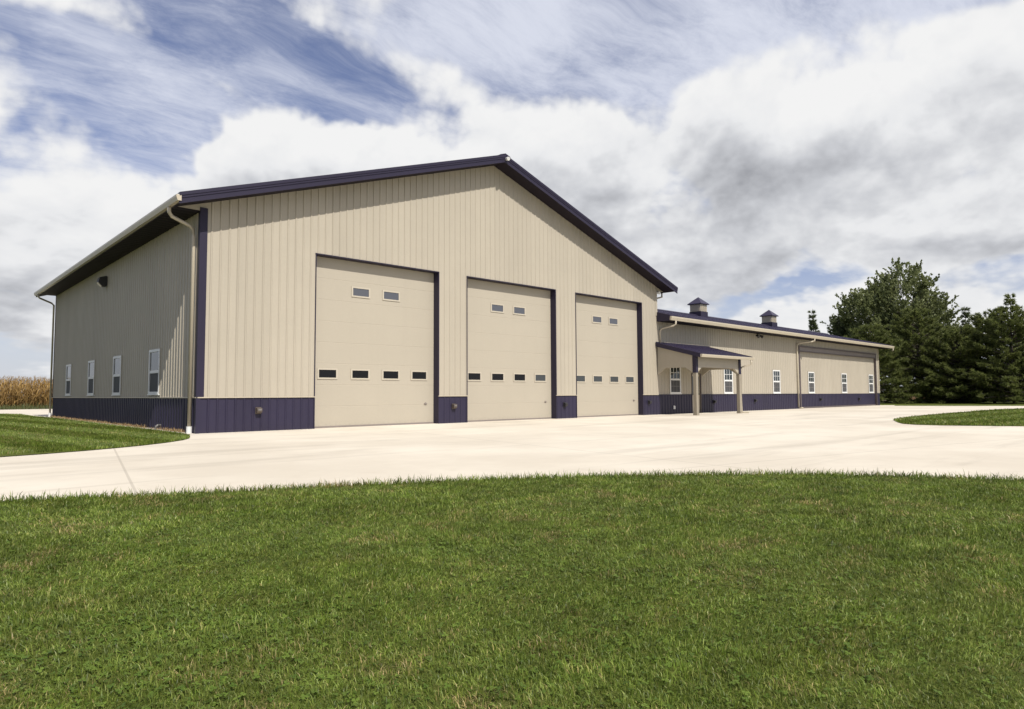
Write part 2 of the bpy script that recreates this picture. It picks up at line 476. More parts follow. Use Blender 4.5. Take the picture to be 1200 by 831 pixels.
# soffits: flat under the eaves, sloped ribs under the rakes
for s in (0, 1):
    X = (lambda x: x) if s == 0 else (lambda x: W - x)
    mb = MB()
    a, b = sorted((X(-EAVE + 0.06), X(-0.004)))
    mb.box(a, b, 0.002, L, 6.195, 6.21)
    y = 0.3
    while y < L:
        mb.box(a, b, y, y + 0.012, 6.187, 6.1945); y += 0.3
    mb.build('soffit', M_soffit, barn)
    # gutter
    g = MB()
    xs = [(-EAVE - 0.085, 6.355), (-EAVE - 0.085, 6.30), (-EAVE - 0.05, 6.20), (-EAVE + 0.045, 6.20), (-EAVE + 0.045, 6.355), (-EAVE + 0.03, 6.355), (-EAVE + 0.03, 6.215), (-EAVE - 0.045, 6.215), (-EAVE - 0.07, 6.31), (-EAVE - 0.07, 6.355)]
    ya = -RAKE - 0.02 if s == 0 else -RAKE + 0.06
    g.prism([(X(x), ya, z) for x, z in xs], (0, L + RAKE + 0.02 - ya, 0))
    for yy in (ya - 0.008, L + RAKE + 0.021):
        g.prism([(X(x), yy, z) for x, z in xs[:5]], (0, 0.007, 0))
    g.build('gutter', M_gutter, barn)
# downspouts
def downspout(pts, parent, r=0.05, boot=None):
    mb = MB(); mb.tube(pts, r, 10)
    o = mb.build('downspout', M_gutter, parent, smooth=True)
    for z in (1.6, 3.6, 5.2):
        pass
    if boot:
        b = MB(); b.tube([(boot[0], boot[1], 0.0), (boot[0], boot[1], boot[2])], r + 0.022, 12)
        b.build('drain_boot', M_white, o, smooth=False)
    return o
downspout([(-EAVE - 0.02, 0.12, 6.20), (-EAVE - 0.02, 0.12, 6.05), (-EAVE + 0.06, 0.13, 5.95), (-0.22, 0.26, 5.80), (-0.12, 0.28, 5.72), (-0.10, 0.28, 5.5), (-0.10, 0.28, 0.1)], barn, 0.052, (-0.10, 0.28, 0.19))
downspout([(-EAVE - 0.02, L - 0.12, 6.20), (-EAVE - 0.02, L - 0.12, 6.08), (-EAVE + 0.06, L - 0.12, 6.0), (-0.2, L - 0.02, 5.8), (-0.10, L + 0.02, 5.7), (-0.10, L + 0.02, 0.1)], barn, 0.045, (-0.10, L + 0.02, 0.22))
downspout([(W + EAVE + 0.02, 0.2, 6.20), (W + EAVE + 0.02, 0.2, 6.0), (W + 0.16, 0.1, 5.85), (W + 0.10, 0.08, 5.75), (W + 0.10, 0.08, 5.36)], barn, 0.045)

# overhead doors
REC = 0.27
def overhead_door(x0, x1, lites_low, label):
    d = MB()
    n = 8; h = ZD/n
    prof = []
    for i in range(n):
        z0, z1 = i*h, (i+1)*h
        prof += [(REC + 0.0045, z0 + 0.0005), (REC, z0 + 0.009), (REC, z1 - 0.009), (REC + 0.0045, z1 - 0.0005)]
        for q in (0.33, 0.66):
            pass
    for (ya, za), (yb, zb_) in zip(prof[:-1], prof[1:]):
        d.poly([(x0, ya, za), (x1, ya, za), (x1, yb, zb_), (x0, yb, zb_)])
    d.poly([(x0, REC + 0.05, 0), (x0, REC + 0.05, ZD), (x1, REC + 0.05, ZD), (x1, REC + 0.05, 0)])
    o = d.build('overhead_door', M_door, barn, label=label)
    s = MB(); s.box(x0 + 0.02, x1 - 0.02, REC - 0.012, REC - 0.001, 0.004, 0.055); s.build('bottom_seal', M_track, o)
    ww, hh = 0.60, 0.25
    def lite(cx, cz, mat):
        f = MB()
        a, b, c, e = cx - ww/2 - 0.055, cx + ww/2 + 0.055, cz - hh/2 - 0.05, cz + hh/2 + 0.05
        f.box(a, b, REC - 0.022, REC - 0.001, e - 0.05, e); f.box(a, b, REC - 0.022, REC - 0.001, c, c + 0.05)
        f.box(a, a + 0.055, REC - 0.022, REC - 0.001, c + 0.05, e - 0.05); f.box(b - 0.055, b, REC - 0.022, REC - 0.001, c + 0.05, e - 0.05)
        f.build('window_frame', M_doorframe, o)
        g = MB(); g.box(a + 0.054, b - 0.054, REC - 0.008, REC - 0.002, c + 0.049, e - 0.049)
        g.build('window_pane', mat, o)
    for k in range(4):
        lite(x0 + 0.565 + k*1.196*(x1 - x0)/4.8, 1.725, lites_low[k])
    for k in (1, 2):
        lite(x0 + 0.565 + k*1.196*(x1 - x0)/4.8, 4.465, M_lite_grey)
    hnd = MB(); hnd.box(x1 - 0.42, x1 - 0.30, REC - 0.03, REC - 0.001, 0.70, 0.73); hnd.box(x1 - 0.38, x1 - 0.34, REC - 0.02, REC - 0.001, 0.67, 0.76)
    hnd.build('door_handle', M_track, o)
    # plum jambs and head of the opening
    j = MB()
    j.box(x0 - 0.028, x0, -0.026, REC - 0.002, 0.0, ZD); j.box(x1, x1 + 0.035, -0.03, REC - 0.002, 0.0, ZD)
    j.box(x0 - 0.035, x1 + 0.035, -0.03, REC - 0.002, ZD + 0.0, ZD + 0.028)
    j.build('door_jamb', M_trim, barn)
    for a in (x0 - 0.035, x1 + 0.001):
        k = MB(); k.box(a, a + 0.034, REC, REC + 0.06, 0, ZD); k.build('door_track', M_track, barn)
D_, G_, Q_ = M_lite_dark, M_lite_grey, M_lite_mid
overhead_door(*DOORS[0], [D_, D_, D_, D_], None)
overhead_door(*DOORS[1], [D_, D_, D_, Q_], None)
overhead_door(*DOORS[2], [Q_, Q_, Q_, Q_], None)

# windows -----------------------------------------------------------------
def window(parent, P, hw, z0, z1, grid=True, lower=None):
    """double hung vinyl window; P(u, n, z) -> world, u across, n outward"""
    fr = MB()
    def bx(mb, u0, u1, n0, n1, za, zb_):
        pts = [P(u0, n0, za), P(u1, n0, za), P(u1, n1, za), P(u0, n1, za)]
        d = Vector(P(u0, n0, zb_)) - Vector(P(u0, n0, za))
        mb.prism(pts, d)
    t = 0.075
    bx(fr, -hw, -hw + t, -0.03, 0.045, z0, z1); bx(fr, hw - t, hw, -0.03, 0.045, z0, z1)
    bx(fr, -hw + t, hw - t, -0.03, 0.045, z1 - t, z1); bx(fr, -hw + t, hw - t, -0.03, 0.050, z0, z0 + t)
    zm = (z0 + z1)/2
    bx(fr, -hw + t, hw - t, -0.03, 0.035, zm - 0.045, zm + 0.045)
    o = fr.build('window', M_white, parent)
    g = MB(); bx(g, -hw + t, hw - t, -0.006, 0.016, zm + 0.045, z1 - t); g.build('upper_pane', M_glass, o)
    g = MB(); bx(g, -hw + t, hw - t, -0.006, 0.012, z0 + t, zm - 0.045); g.build('lower_pane', lower or M_screen, o)
    if grid:
        m = MB(); w = 0.012
        a, b = zm + 0.045, z1 - t
        for q in (-1, 1):
            c = q*(hw - t)/3
            bx(m, c - w, c + w, 0.0165, 0.027, a, b)
        cz = (a + b)/2
        bx(m, -hw + t, hw - t, 0.017, 0.0255, cz - w, cz + w)
        m.build('muntins', M_white, o)
        m = MB()
        a, b = z0 + t, zm - 0.045; cz = (a + b)/2
        for q in (-1, 1):
            c = q*(hw - t)/3
            bx(m, c - w, c + w, 0.0125, 0.016, a, b)
        bx(m, -hw + t, hw - t, 0.013, 0.0155, cz - w, cz + w)
        m.build('muntins', M_plastic, o)
    s = MB(); bx(s, -hw - 0.03, hw + 0.03, -0.001, 0.06, z0 - 0.035, z0 - 0.001); s.build('window_sill', M_white, o)
    jj = MB()
    bx(jj, -hw - 0.03, -hw - 0.001, -0.03, 0.03, z0, z1 + 0.03); bx(jj, hw + 0.001, hw + 0.03, -0.03, 0.03, z0, z1 + 0.03); bx(jj, -hw, hw, -0.03, 0.03, z1 + 0.001, z1 + 0.03)
    jj.build('window_trim', M_siding, o)
    return o
for c in LWIN:
    window(barn, lambda u, n, z, c=c: (-n, c - u, z), LW_HW, LW0, LW1, grid=False)

# ------------------------------------------------------------------ low wing
wing = empty('workshop_wing', (38, 0, 0), 'long low tan wing with plum roof joined to the right side of the tall barn', 'building')
WD = 9.0; WEZ = 4.66
BD = (38.35, 52.75, 4.12)      # big framed panel door
WWIN = [23.46, 28.85, 34.87]
hw, wz0, wz1 = 0.50, 1.04, 2.49
wh = [(c - hw, c + hw, wz0, wz1) for c in WWIN] + [(BD[0], BD[1], -1, BD[2])] + [(25.02, 25.95, -1, 2.12)]
front(ribbed(W + 0.002, WX, ZW, lambda u: WEZ, wh)).build('front_wall', M_siding, wing)
for a, b in ((W + 0.002, 25.02), (25.95, BD[0] - 0.0), (BD[1], WX)):
    front(ribbed(a, b, 0.0, lambda u: ZW - 0.002), -0.004).build('base_panel', M_purple, wing)
    t = MB(); t.box(a, b, -0.04, 0.0, ZW - 0.006, ZW + 0.018); t.build('base_flashing', M_purple, wing)
right(ribbed(0.0, WD, 0.0, lambda u: WEZ + 0.25*min(u, WD-u) + 0.15, breaks=(WD/2,)), WX).build('end_wall', M_siding, wing)
back(ribbed(W + 0.05, WX, 0.0, lambda u: WEZ), WD).build('rear_wall', M_siding, wing)
for c in WWIN:
    window(wing, lambda u, n, z, c=c: (c + u, -n, z), hw, wz0, wz1)
t = MB(); t.box(WX - 0.12, WX + 0.034, -0.034, -0.003, ZW + 0.02, WEZ); t.box(WX + 0.003, WX + 0.034, -0.003, 0.12, ZW, WEZ); t.build('corner_trim', M_gutter, wing)
# entry door behind the porch post
dr = MB(); dr.box(25.06, 25.91, 0.05, 0.09, 0.02, 2.06); dr = dr.build('entry_door', M_gutter, wing)
t = MB(); t.box(25.02, 25.06, -0.03, 0.08, 0.0, 2.12); t.box(25.91, 25.95, -0.03, 0.08, 0.0, 2.12); t.box(25.06, 25.91, -0.03, 0.08, 2.06, 2.12); t.build('door_frame', M_brown, dr)
t = MB(); t.box(25.16, 25.81, 0.036, 0.049, 0.95, 1.95); t.build('door_pane', M_glass, dr)
t = MB(); t.box(25.80, 25.88, 0.0, 0.049, 0.98, 1.02); t.build('door_handle', M_track, dr)
# big panel door: slightly recessed, with dark track frame
PY = 0.15
pw = [40.45, 46.30, 51.88]
ph = [(c - hw, c + hw, wz0, wz1) for c in pw]
pd = front(ribbed(BD[0], BD[1], ZW, lambda u: BD[2] - 0.02, ph, off=0.12), PY).build('panel_door', M_siding, wing)
front(ribbed(BD[0], BD[1], 0.10, lambda u: ZW - 0.002, off=0.12), PY - 0.004).build('base_panel', M_purple, pd)
t = MB(); t.box(BD[0], BD[1], PY - 0.05, PY, 0.02, 0.098); t.build('bottom_rail', M_brown, pd)
for c in pw:
    window(wing, lambda u, n, z, c=c: (c + u, PY - n, z), hw, wz0, wz1)
t = MB()
t.box(BD[0] - 0.09, BD[0] + 0.05, -0.05, PY - 0.03, 0.0, BD[2])
t.box(BD[1] - 0.02, BD[1] + 0.03, -0.03, PY - 0.03, 0.0, BD[2])
t.box(BD[0] - 0.09, BD[1] + 0.03, -0.06, PY - 0.03, BD[2] + 0.002, BD[2] + 0.10)
t.build('door_frame', M_brown, wing)
t = MB(); t.box(BD[0] + 0.05, BD[1] - 0.05, 0.0, PY - 0.03, BD[2] - 0.24, BD[2]); t.build('header_track', M_track, wing)
t = MB(); t.box(BD[0] + 0.05, BD[1] - 0.05, -0.02, PY - 0.03, BD[2] - 0.30, BD[2] - 0.242); t.build('header_lip', M_brown, wing)
# wing roof
OE = 0.80; XR = 54.45
zt = lambda y: 4.90 + 0.25*(y + OE)
mb = MB()
x0 = W + 0.004
yr = WD/2
for s in (0, 1):
    Y = (lambda y: y) if s == 0 else (lambda y: WD - y)
    pts = [(x0, Y(-OE), zt(-OE) - 0.14), (x0, Y(yr), zt(yr) - 0.14), (x0, Y(yr), zt(yr)), (x0, Y(-OE), zt(-OE))]
    mb.prism(pts, (XR - x0, 0, 0))
    x = x0 + 0.2
    while x < XR - 0.1:
        mb.prism([(x, Y(-OE), zt(-OE) + 0.001), (x + 0.06, Y(-OE), zt(-OE) + 0.001), (x + 0.045, Y(-OE), zt(-OE) + 0.022), (x + 0.015, Y(-OE), zt(-OE) + 0.022)], (0, Y(yr) - Y(-OE), zt(yr) - zt(-OE)))
        x += RIB
mb.build('roof', M_roof, wing)
mb = MB(); mb.prism([(x0, yr - 0.2, zt(yr) - 0.02), (x0, yr, zt(yr) + 0.06), (x0, yr + 0.2, zt(yr) - 0.02), (x0, yr + 0.2, zt(yr) + 0.005), (x0, yr, zt(yr) + 0.085), (x0, yr - 0.2, zt(yr) + 0.005)], (XR - x0, 0, 0)); mb.build('ridge_cap', M_roof, wing)
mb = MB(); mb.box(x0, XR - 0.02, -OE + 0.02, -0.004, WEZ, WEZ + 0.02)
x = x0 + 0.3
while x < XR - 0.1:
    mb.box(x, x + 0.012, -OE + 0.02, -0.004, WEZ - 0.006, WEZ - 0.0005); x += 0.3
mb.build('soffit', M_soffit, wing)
# dark end board of the eave beside the barn wall, and the far rake trim
mb = MB(); mb.prism([(x0 - 0.03, -OE + 0.02, WEZ - 0.01), (x0 - 0.03, -0.04, WEZ - 0.01), (x0 - 0.03, -0.04, zt(0) + 0.03), (x0 - 0.03, -OE + 0.02, zt(-OE) + 0.03)], (0.028, 0, 0)); mb.build('eave_end_board', M_trim, wing)
for s in (0, 1):
    mb = MB()
    Y = (lambda y: y) if s == 0 else (lambda y: WD - y)
    mb.prism([(XR + 0.001, Y(-OE), zt(-OE) - 0.17), (XR + 0.001, Y(yr), zt(yr) - 0.17), (XR + 0.001, Y(yr), zt(yr) + 0.03), (XR + 0.001, Y(-OE), zt(-OE) + 0.03)], (0.03, 0, 0))
    mb.build('rake_trim', M_trim, wing)
g = MB()
ys = [(-OE - 0.10, 4.86), (-OE - 0.10, 4.80), (-OE - 0.065, 4.665), (-OE + 0.018, 4.665), (-OE - 0.003, 4.86), (-OE - 0.018, 4.86), (-OE - 0.015, 4.69), (-OE - 0.055, 4.69), (-OE - 0.085, 4.80), (-OE - 0.085, 4.86)]
gx0, gx1 = x0 - 0.02, XR + 0.06
g.prism([(gx0, y, z) for y, z in ys], (gx1 - gx0, 0, 0))
for xx in (gx0 - 0.007, gx1 + 0.001):
    g.prism([(xx, y, z) for y, z in ys[:5]], (0.006, 0, 0))
g.build('gutter', M_gutter, wing)
downspout([(22.35, -OE - 0.04, 4.66), (22.35, -OE - 0.04, 4.50), (22.28, -OE + 0.03, 4.42), (22.12, -0.2, 4.30), (22.08, -0.10, 4.22), (22.08, -0.09, 4.10), (22.08, -0.09, 3.60)], wing, 0.045)
downspout([(38.9, -OE - 0.03, 4.66), (38.9, -OE - 0.03, 4.52), (38.75, -OE + 0.1, 4.46), (37.98, -0.2, 4.36), (37.86, -0.10, 4.26), (37.84, -0.09, 4.1), (37.84, -0.09, 0.14), (37.86, -0.12, 0.06), (37.95, -0.35, 0.05)], wing, 0.05)
mb = MB(); mb.tube([(XR - 0.05, -OE - 0.03, 4.66), (XR - 0.05, -OE - 0.03, 4.54), (XR - 0.08, -OE + 0.06, 4.47)], 0.045, 10); mb.build('gutter_outlet', M_gutter, wing, smooth=True)
# cupolas on the ridge
def cupola(cx):
    cy = yr; zb = zt(yr)
    s = 0.44
    b = MB()
    b.prism([(cx - s, cy - s, zb - 0.16), (cx + s, cy - s, zb - 0.16), (cx + s, cy + s, zb - 0.16), (cx - s, cy + s, zb - 0.16)], (0, 0, 0.42))
    base = b.build('cupola', M_trim, wing)
    k = 0.40
    v = MB(); v.box(cx - k, cx + k, cy - k, cy + k, zb + 0.262, zb + 0.74)
    for sgn in (-1, 1):                         # louvre slats on four sides
        for i in range(5):
            z = zb + 0.32 + i*0.08
            v.box(cx - k + 0.07, cx + k - 0.07, *sorted((cy + sgn*(k + 0.001), cy + sgn*(k + 0.025))), z, z + 0.035)
            v.box(*sorted((cx + sgn*(k + 0.001), cx + sgn*(k + 0.025))), cy - k + 0.07, cy + k - 0.07, z, z + 0.035)
    v.build('louvre_box', M_gutter, base)
    r = MB(); e = 0.52; z0 = zb + 0.745
    ring = [(cx - e, cy - e, z0), (cx + e, cy - e, z0), (cx + e, cy + e, z0), (cx - e, cy + e, z0)]
    ring2 = [(x, y, z + 0.05) for x, y, z in ring]
    q = 0.19
    ring3 = [(cx + (x - cx)*q/e, cy + (y - cy)*q/e, z0 + 0.36) for x, y, z in ring]
    for i in range(4):
        j = (i + 1) % 4
        r.poly([ring[i], ring[j], ring2[j], ring2[i]]); r.poly([ring2[i], ring2[j], ring3[j], ring3[i]])
        r.poly([ring3[i], ring3[j], (cx, cy, z0 + 0.53)])
    r.poly(ring[::-1])
    r.build('cupola_roof', M_roof, base)
    return base
cupola(33.35); cupola(43.55)

# porch ---------------------------------------------------------------------
porch = MB()
PX0, PX1, PYF = 21.78, 26.85, -2.52
rz = lambda y: 3.57 + 0.262*y            # top of porch roof (y negative)
porch.prism([(PX0, PYF, rz(PYF) - 0.13), (PX0, -0.03, rz(-0.03) - 0.13), (PX0, -0.03, rz(-0.03)), (PX0, PYF, rz(PYF))], (PX1 - PX0, 0, 0))
x = PX0 + 0.15
while x < PX1 - 0.1:
    porch.prism([(x, PYF, rz(PYF) + 0.001), (x + 0.06, PYF, rz(PYF) + 0.001), (x + 0.045, PYF, rz(PYF) + 0.022), (x + 0.015, PYF, rz(PYF) + 0.022)], (0, -0.03 - PYF, rz(-0.03) - rz(PYF)))
    x += RIB
po = porch.build('porch', M_roof, wing, label='plum lean-to roof over the entry on two tan posts')
for xx in (PX0 - 0.03, PX1 + 0.002):
    mb = MB()
    mb.prism([(xx, PYF - 0.01, rz(PYF) - 0.17), (xx, -0.03, rz(-0.03) - 0.17), (xx, -0.03, rz(-0.03) + 0.035), (xx, PYF - 0.01, rz(PYF) + 0.035)], (0.028, 0, 0))
    mb.build('rake_trim', M_trim, po)
mb = MB(); mb.box(PX0, PX1, -0.06, -0.031, rz(0) - 0.02, rz(0) + 0.06); mb.build('wall_flashing', M_trim, po)
mb = MB()
yy = [(PYF - 0.12, rz(PYF) - 0.01), (PYF - 0.12, rz(PYF) - 0.05), (PYF - 0.09, rz(PYF) - 0.15), (PYF - 0.012, rz(PYF) - 0.15), (PYF - 0.012, rz(PYF) - 0.01)]
mb.prism([(PX0 - 0.03, y, z) for y, z in yy], (PX1 - PX0 + 0.06, 0, 0)); mb.build('gutter', M_gutter, po)
BZ, KZ = 2.30, 2.03                      # beam underside, foot of the knee braces
pyp = -2.14
p1, p2 = 21.93, 26.08
def beam_y(xc, name='side_beam'):
    top0, top1 = rz(pyp) - 0.14, rz(-0.05) - 0.14
    k = 0.42
    pts = [(xc, -0.05, top1), (xc, -0.05, KZ - 0.04), (xc, -0.05 - k, BZ), (xc, pyp + 0.096 + k, BZ), (xc, pyp + 0.096, KZ), (xc, pyp + 0.096, rz(pyp+.096) - 0.14)]
    m = MB(); m.prism(pts, (0.10, 0, 0)); return m.build(name, M_siding, po)
beam_y(p1 - 0.05); beam_y(p2 - 0.05)
top = rz(pyp) - 0.14
k = 0.42
m = MB()
m.prism([(p1 + 0.096, pyp - 0.05, top), (p1 + 0.096, pyp - 0.05, KZ), (p1 + 0.096 + k, pyp - 0.05, BZ), (p2 - 0.096 - k, pyp - 0.05, BZ), (p2 - 0.096, pyp - 0.05, KZ), (p2 - 0.096, pyp - 0.05, top)], (0, 0.10, 0))
m.build('front_beam', M_siding, po)
m = MB(); m.box(p1 + 0.06, p2 - 0.06, pyp + 0.06, -0.06, BZ + 0.2, BZ + 0.22); m.build('porch_ceiling', M_siding, po)
for px in (p1, p2):
    m = MB(); m.box(px - 0.09, px + 0.09, pyp - 0.09, pyp + 0.09, 0.0, KZ)
    post = m.build('porch_post', M_post, po, bevel=0.012)
    m = MB(); m.box(px - 0.098, px + 0.094, pyp - 0.098, pyp + 0.094, KZ + 0.002, top); m.build('post_cap', M_trim, post)
    m = MB(); m.box(px - 0.105, px + 0.105, pyp - 0.105, pyp + 0.105, 0.001, 0.09); m.build('post_foot', M_post, post)
m = MB(); m.tube([(p2 + 0.55, PYF - 0.06, rz(PYF) - 0.15), (p2 + 0.55, PYF - 0.06, rz(PYF) - 0.32), (p2 + 0.48, PYF - 0.0, rz(PYF) - 0.40), (p2 + 0.20, pyp - 0.08, rz(PYF) - 0.52), (p2 + 0.15, pyp - 0.05, rz(PYF) - 0.62), (p2 + 0.15, pyp - 0.05, 0.12), (p2 + 0.22, pyp - 0.08, 0.06), (p2 + 0.45, pyp - 0.28, 0.05)], 0.042, 10)
m.build('downspout', M_gutter, po, smooth=True)

# ------------------------------------------------------------------ fixtures (things hung on the walls)
def base_light(x, y, z, label, mat=M_black):
    o = empty('wall_light', (x, y, z), label, 'wall light', 'small lights on the plum base panels')
    m = MB(); m.box(x - 0.085, x + 0.085, y - 0.015, y, z - 0.10, z + 0.10); m.build('back_plate', mat, o, bevel=0.004)
    m = MB(); m.prism([(x - 0.075, y - 0.016, z + 0.085), (x - 0.075, y - 0.12, z + 0.07), (x - 0.075, y - 0.13, z + 0.01), (x - 0.075, y - 0.11, z - 0.06), (x - 0.075, y - 0.016, z - 0.085)], (0.15, 0, 0)); m.build('housing', mat, o, bevel=0.006)
    m = MB(); m.box(x - 0.05, x + 0.05, y - 0.136, y - 0.128, z + 0.0, z + 0.045); m.build('lens', M_plastic if mat is M_bronze else M_black, o)
    return o
yl = -0.03
base_light(1.70, yl, 0.60, 'small bronze wall light on the plum base at the left of the widest door', M_bronze)
base_light(8.94, yl, 0.61, 'small bronze light on the plum base between the left and middle roll-up doors', M_bronze)
base_light(14.97, yl, 0.59, 'small dark light on the plum base between the middle and right roll-up doors')
base_light(21.10, yl, 0.62, 'small dark light on the plum base between the right roll-up door and the porch')
base_light(27.21, yl, 0.58, 'small dark light on the plum base behind the porch, left of the second porch window')
base_light(31.93, yl, 0.60, 'small dark light on the plum base just right of the porch downspout')
base_light(41.85, PY + yl, 0.58, 'small dark light below the framed panel door wall, left of the middle window')
base_light(49.10, PY + yl, 0.55, 'small dark light below the framed panel door wall, nearest the far end')
# white outlet under the porch
o = empty('outlet_cover', (23.30, -0.03, 0.33), 'small white weatherproof outlet cover low on the plum wall under the porch window', 'outlet')
m = MB(); m.box(23.23, 23.37, -0.04, -0.004 - 0.022, 0.24, 0.42); m.build('back_box', M_white, o)
m = MB(); m.box(23.245, 23.355, -0.075, -0.041, 0.255, 0.405); m.build('lid', M_white, o, bevel=0.01)
# wall pack on the long side wall
o = empty('flood_light', (0, 10.7, 5.55), 'dark wall pack light high on the shaded side wall of the barn', 'wall light')
m = MB(); m.box(-0.05, -0.023, 10.55, 10.85, 5.40, 5.76); m.build('back_plate', M_black, o)
m = MB(); m.prism([(-0.051, 10.53, 5.78), (-0.30, 10.53, 5.70), (-0.34, 10.53, 5.52), (-0.20, 10.53, 5.36), (-0.051, 10.53, 5.36)], (0, 0.34, 0)); m.build('housing', M_black, o, bevel=0.01)
m = MB(); m.prism([(-0.346, 10.57, 5.505), (-0.21, 10.57, 5.352), (-0.215, 10.57, 5.347), (-0.351, 10.57, 5.50)], (0, 0.26, 0)); m.build('lens', M_lens, o)
# twin flood under wing eave
o = empty('flood_light', (32.27, -0.1, WEZ), 'dark twin-head floodlight under the low wing eave below the left cupola', 'flood light')
m = MB(); m.box(32.17, 32.37, -0.30, -0.12, WEZ - 0.04, WEZ - 0.007); m.build('base_plate', M_black, o)
for s in (-1, 1):
    m = MB(); m.tube([(32.27 + s*0.05, -0.21, WEZ - 0.04), (32.27 + s*0.20, -0.24, WEZ - 0.13)], 0.02, 8)
    m.tube([(32.27 + s*0.20, -0.18, WEZ - 0.12), (32.27 + s*0.26, -0.36, WEZ - 0.22)], 0.055, 12, 0.10)
    m.build('lamp_head', M_black, o)
# white lamps at ridge end and right eave corner
def spot(x, y, z, label, size=0.09):
    o = empty('spot_light', (x, y, z), label, 'spot light', 'white spot lights on the barn roof edge')
    m = MB(); m.box(x - 0.04, x + 0.04, y - 0.004, y + 0.03, z - 0.04, z + 0.06); m.build('bracket', M_white, o)
    m = MB(); m.tube([(x, y - 0.01, z + 0.02), (x - 0.01, y - 0.10, z - 0.01)], size*0.7, 12, size)
    m.tube([(x - 0.01, y - 0.10, z - 0.01), (x - 0.012, y - 0.13, z - 0.02)], size*1.05, 12); m.build('lamp_head', M_white, o)
    return o
spot(W/2 + 0.05, -RAKE - 0.035, 6.43 + SL*W/2 + 0.08, 'small white light at the peak of the plum gable', 0.07)
spot(W + 0.02, -0.07, 6.10, 'small white light under the right eave corner of the tall barn', 0.075)
# vent pipe by the side wall
o = empty('vent_pipe', (-0.16, 3.1, 0), 'short bent grey pipe at the foot of the shaded side wall', 'pipe')
m = MB(); m.tube([(-0.03, 3.1, 0.14), (-0.12, 3.1, 0.14), (-0.17, 3.1, 0.11), (-0.18, 3.1, 0.05), (-0.18, 3.1, -0.01)], 0.035, 10); m.build('pipe', M_plastic, o, smooth=True)
m = MB(); m.tube([(-0.08, 3.1, 0.14), (-0.115, 3.1, 0.14)], 0.05, 12); m.build('collar', M_black, o)

# ------------------------------------------------------------------ ground
def sheet(name, pts, z, mat, sub=None):
    m = MB(); m.poly([(x, y, z) for x, y in pts]); o = m.build(name, mat, kind='structure'); return o
sheet('ground', [(-900, -900), (900, -900), (900, 900), (-900, 900)], -0.05, M_field)
drive = [(-70, -45), (30, -45), (70, -30), (56, -10.2), (53.5, -6.0), (51.5, -1.6), (54.2, -0.9), (54.2, 9.6), (30, 20), (24, 49), (-70, 49)]
sheet('driveway', drive, 0.0, M_concrete)
FRONT_EDGE = [(-40, -2.5), (-20, -6.5), (-11, -9.3), (-7.2, -10.5), (-5.44, -11.12), (-4.11, -11.88), (-2.5, -12.54), (-0.72, -13.43), (0.16, -14.03), (1.01, -14.7), (1.65, -15.24), (2.2, -15.82), (2.73, -16.59), (3.14, -17.38), (3.4, -18.1), (3.9, -19.8), (4.6, -23), (5.2, -30), (5.6, -45)]
front_poly = FRONT_EDGE + [(-40, -45)]
sheet('lawn', front_poly, 0.012, M_turf)
LEFT_POLY = [(-0.42, 17.5), (-0.42, 0.4), (-0.47, -0.7), (-0.58, -1.35), (-0.83, -2.08), (-1.15, -2.66), (-1.7, -3.31), (-2.26, -3.81), (-2.92, -4.24), (-3.48, -4.54), (-4.19, -4.82), (-4.81, -4.98), (-9, -4.6), (-40, 6), (-40, 34), (-6, 33), (-1.4, 31.0), (-0.5, 28.0), (-0.62, 23.0)]
sheet('lawn', LEFT_POLY, 0.012, M_turf)
ISL = [(21.3, -10.85), (19.27, -11.62), (18.2, -12.1), (17.75, -12.6), (17.72, -13.3), (18.18, -14.26), (18.75, -15.4), (22, -22), (26, -34), (75, -40), (75, -16), (52, -12.0), (44.5, -11.2), (40.6, -10.4), (35.7, -10.28), (30.7, -10.32), (25.9, -10.4), (23.0, -10.6)]
sheet('lawn', ISL, 0.012, M_turf)
# footing strip along the side wall with dry trimmed grass
mb = MB(); mb.box(-0.40, -0.03, 0.45, L - 0.2, -0.02, 0.022); tag(mb.build('gravel_strip', M_strip), kind='structure')

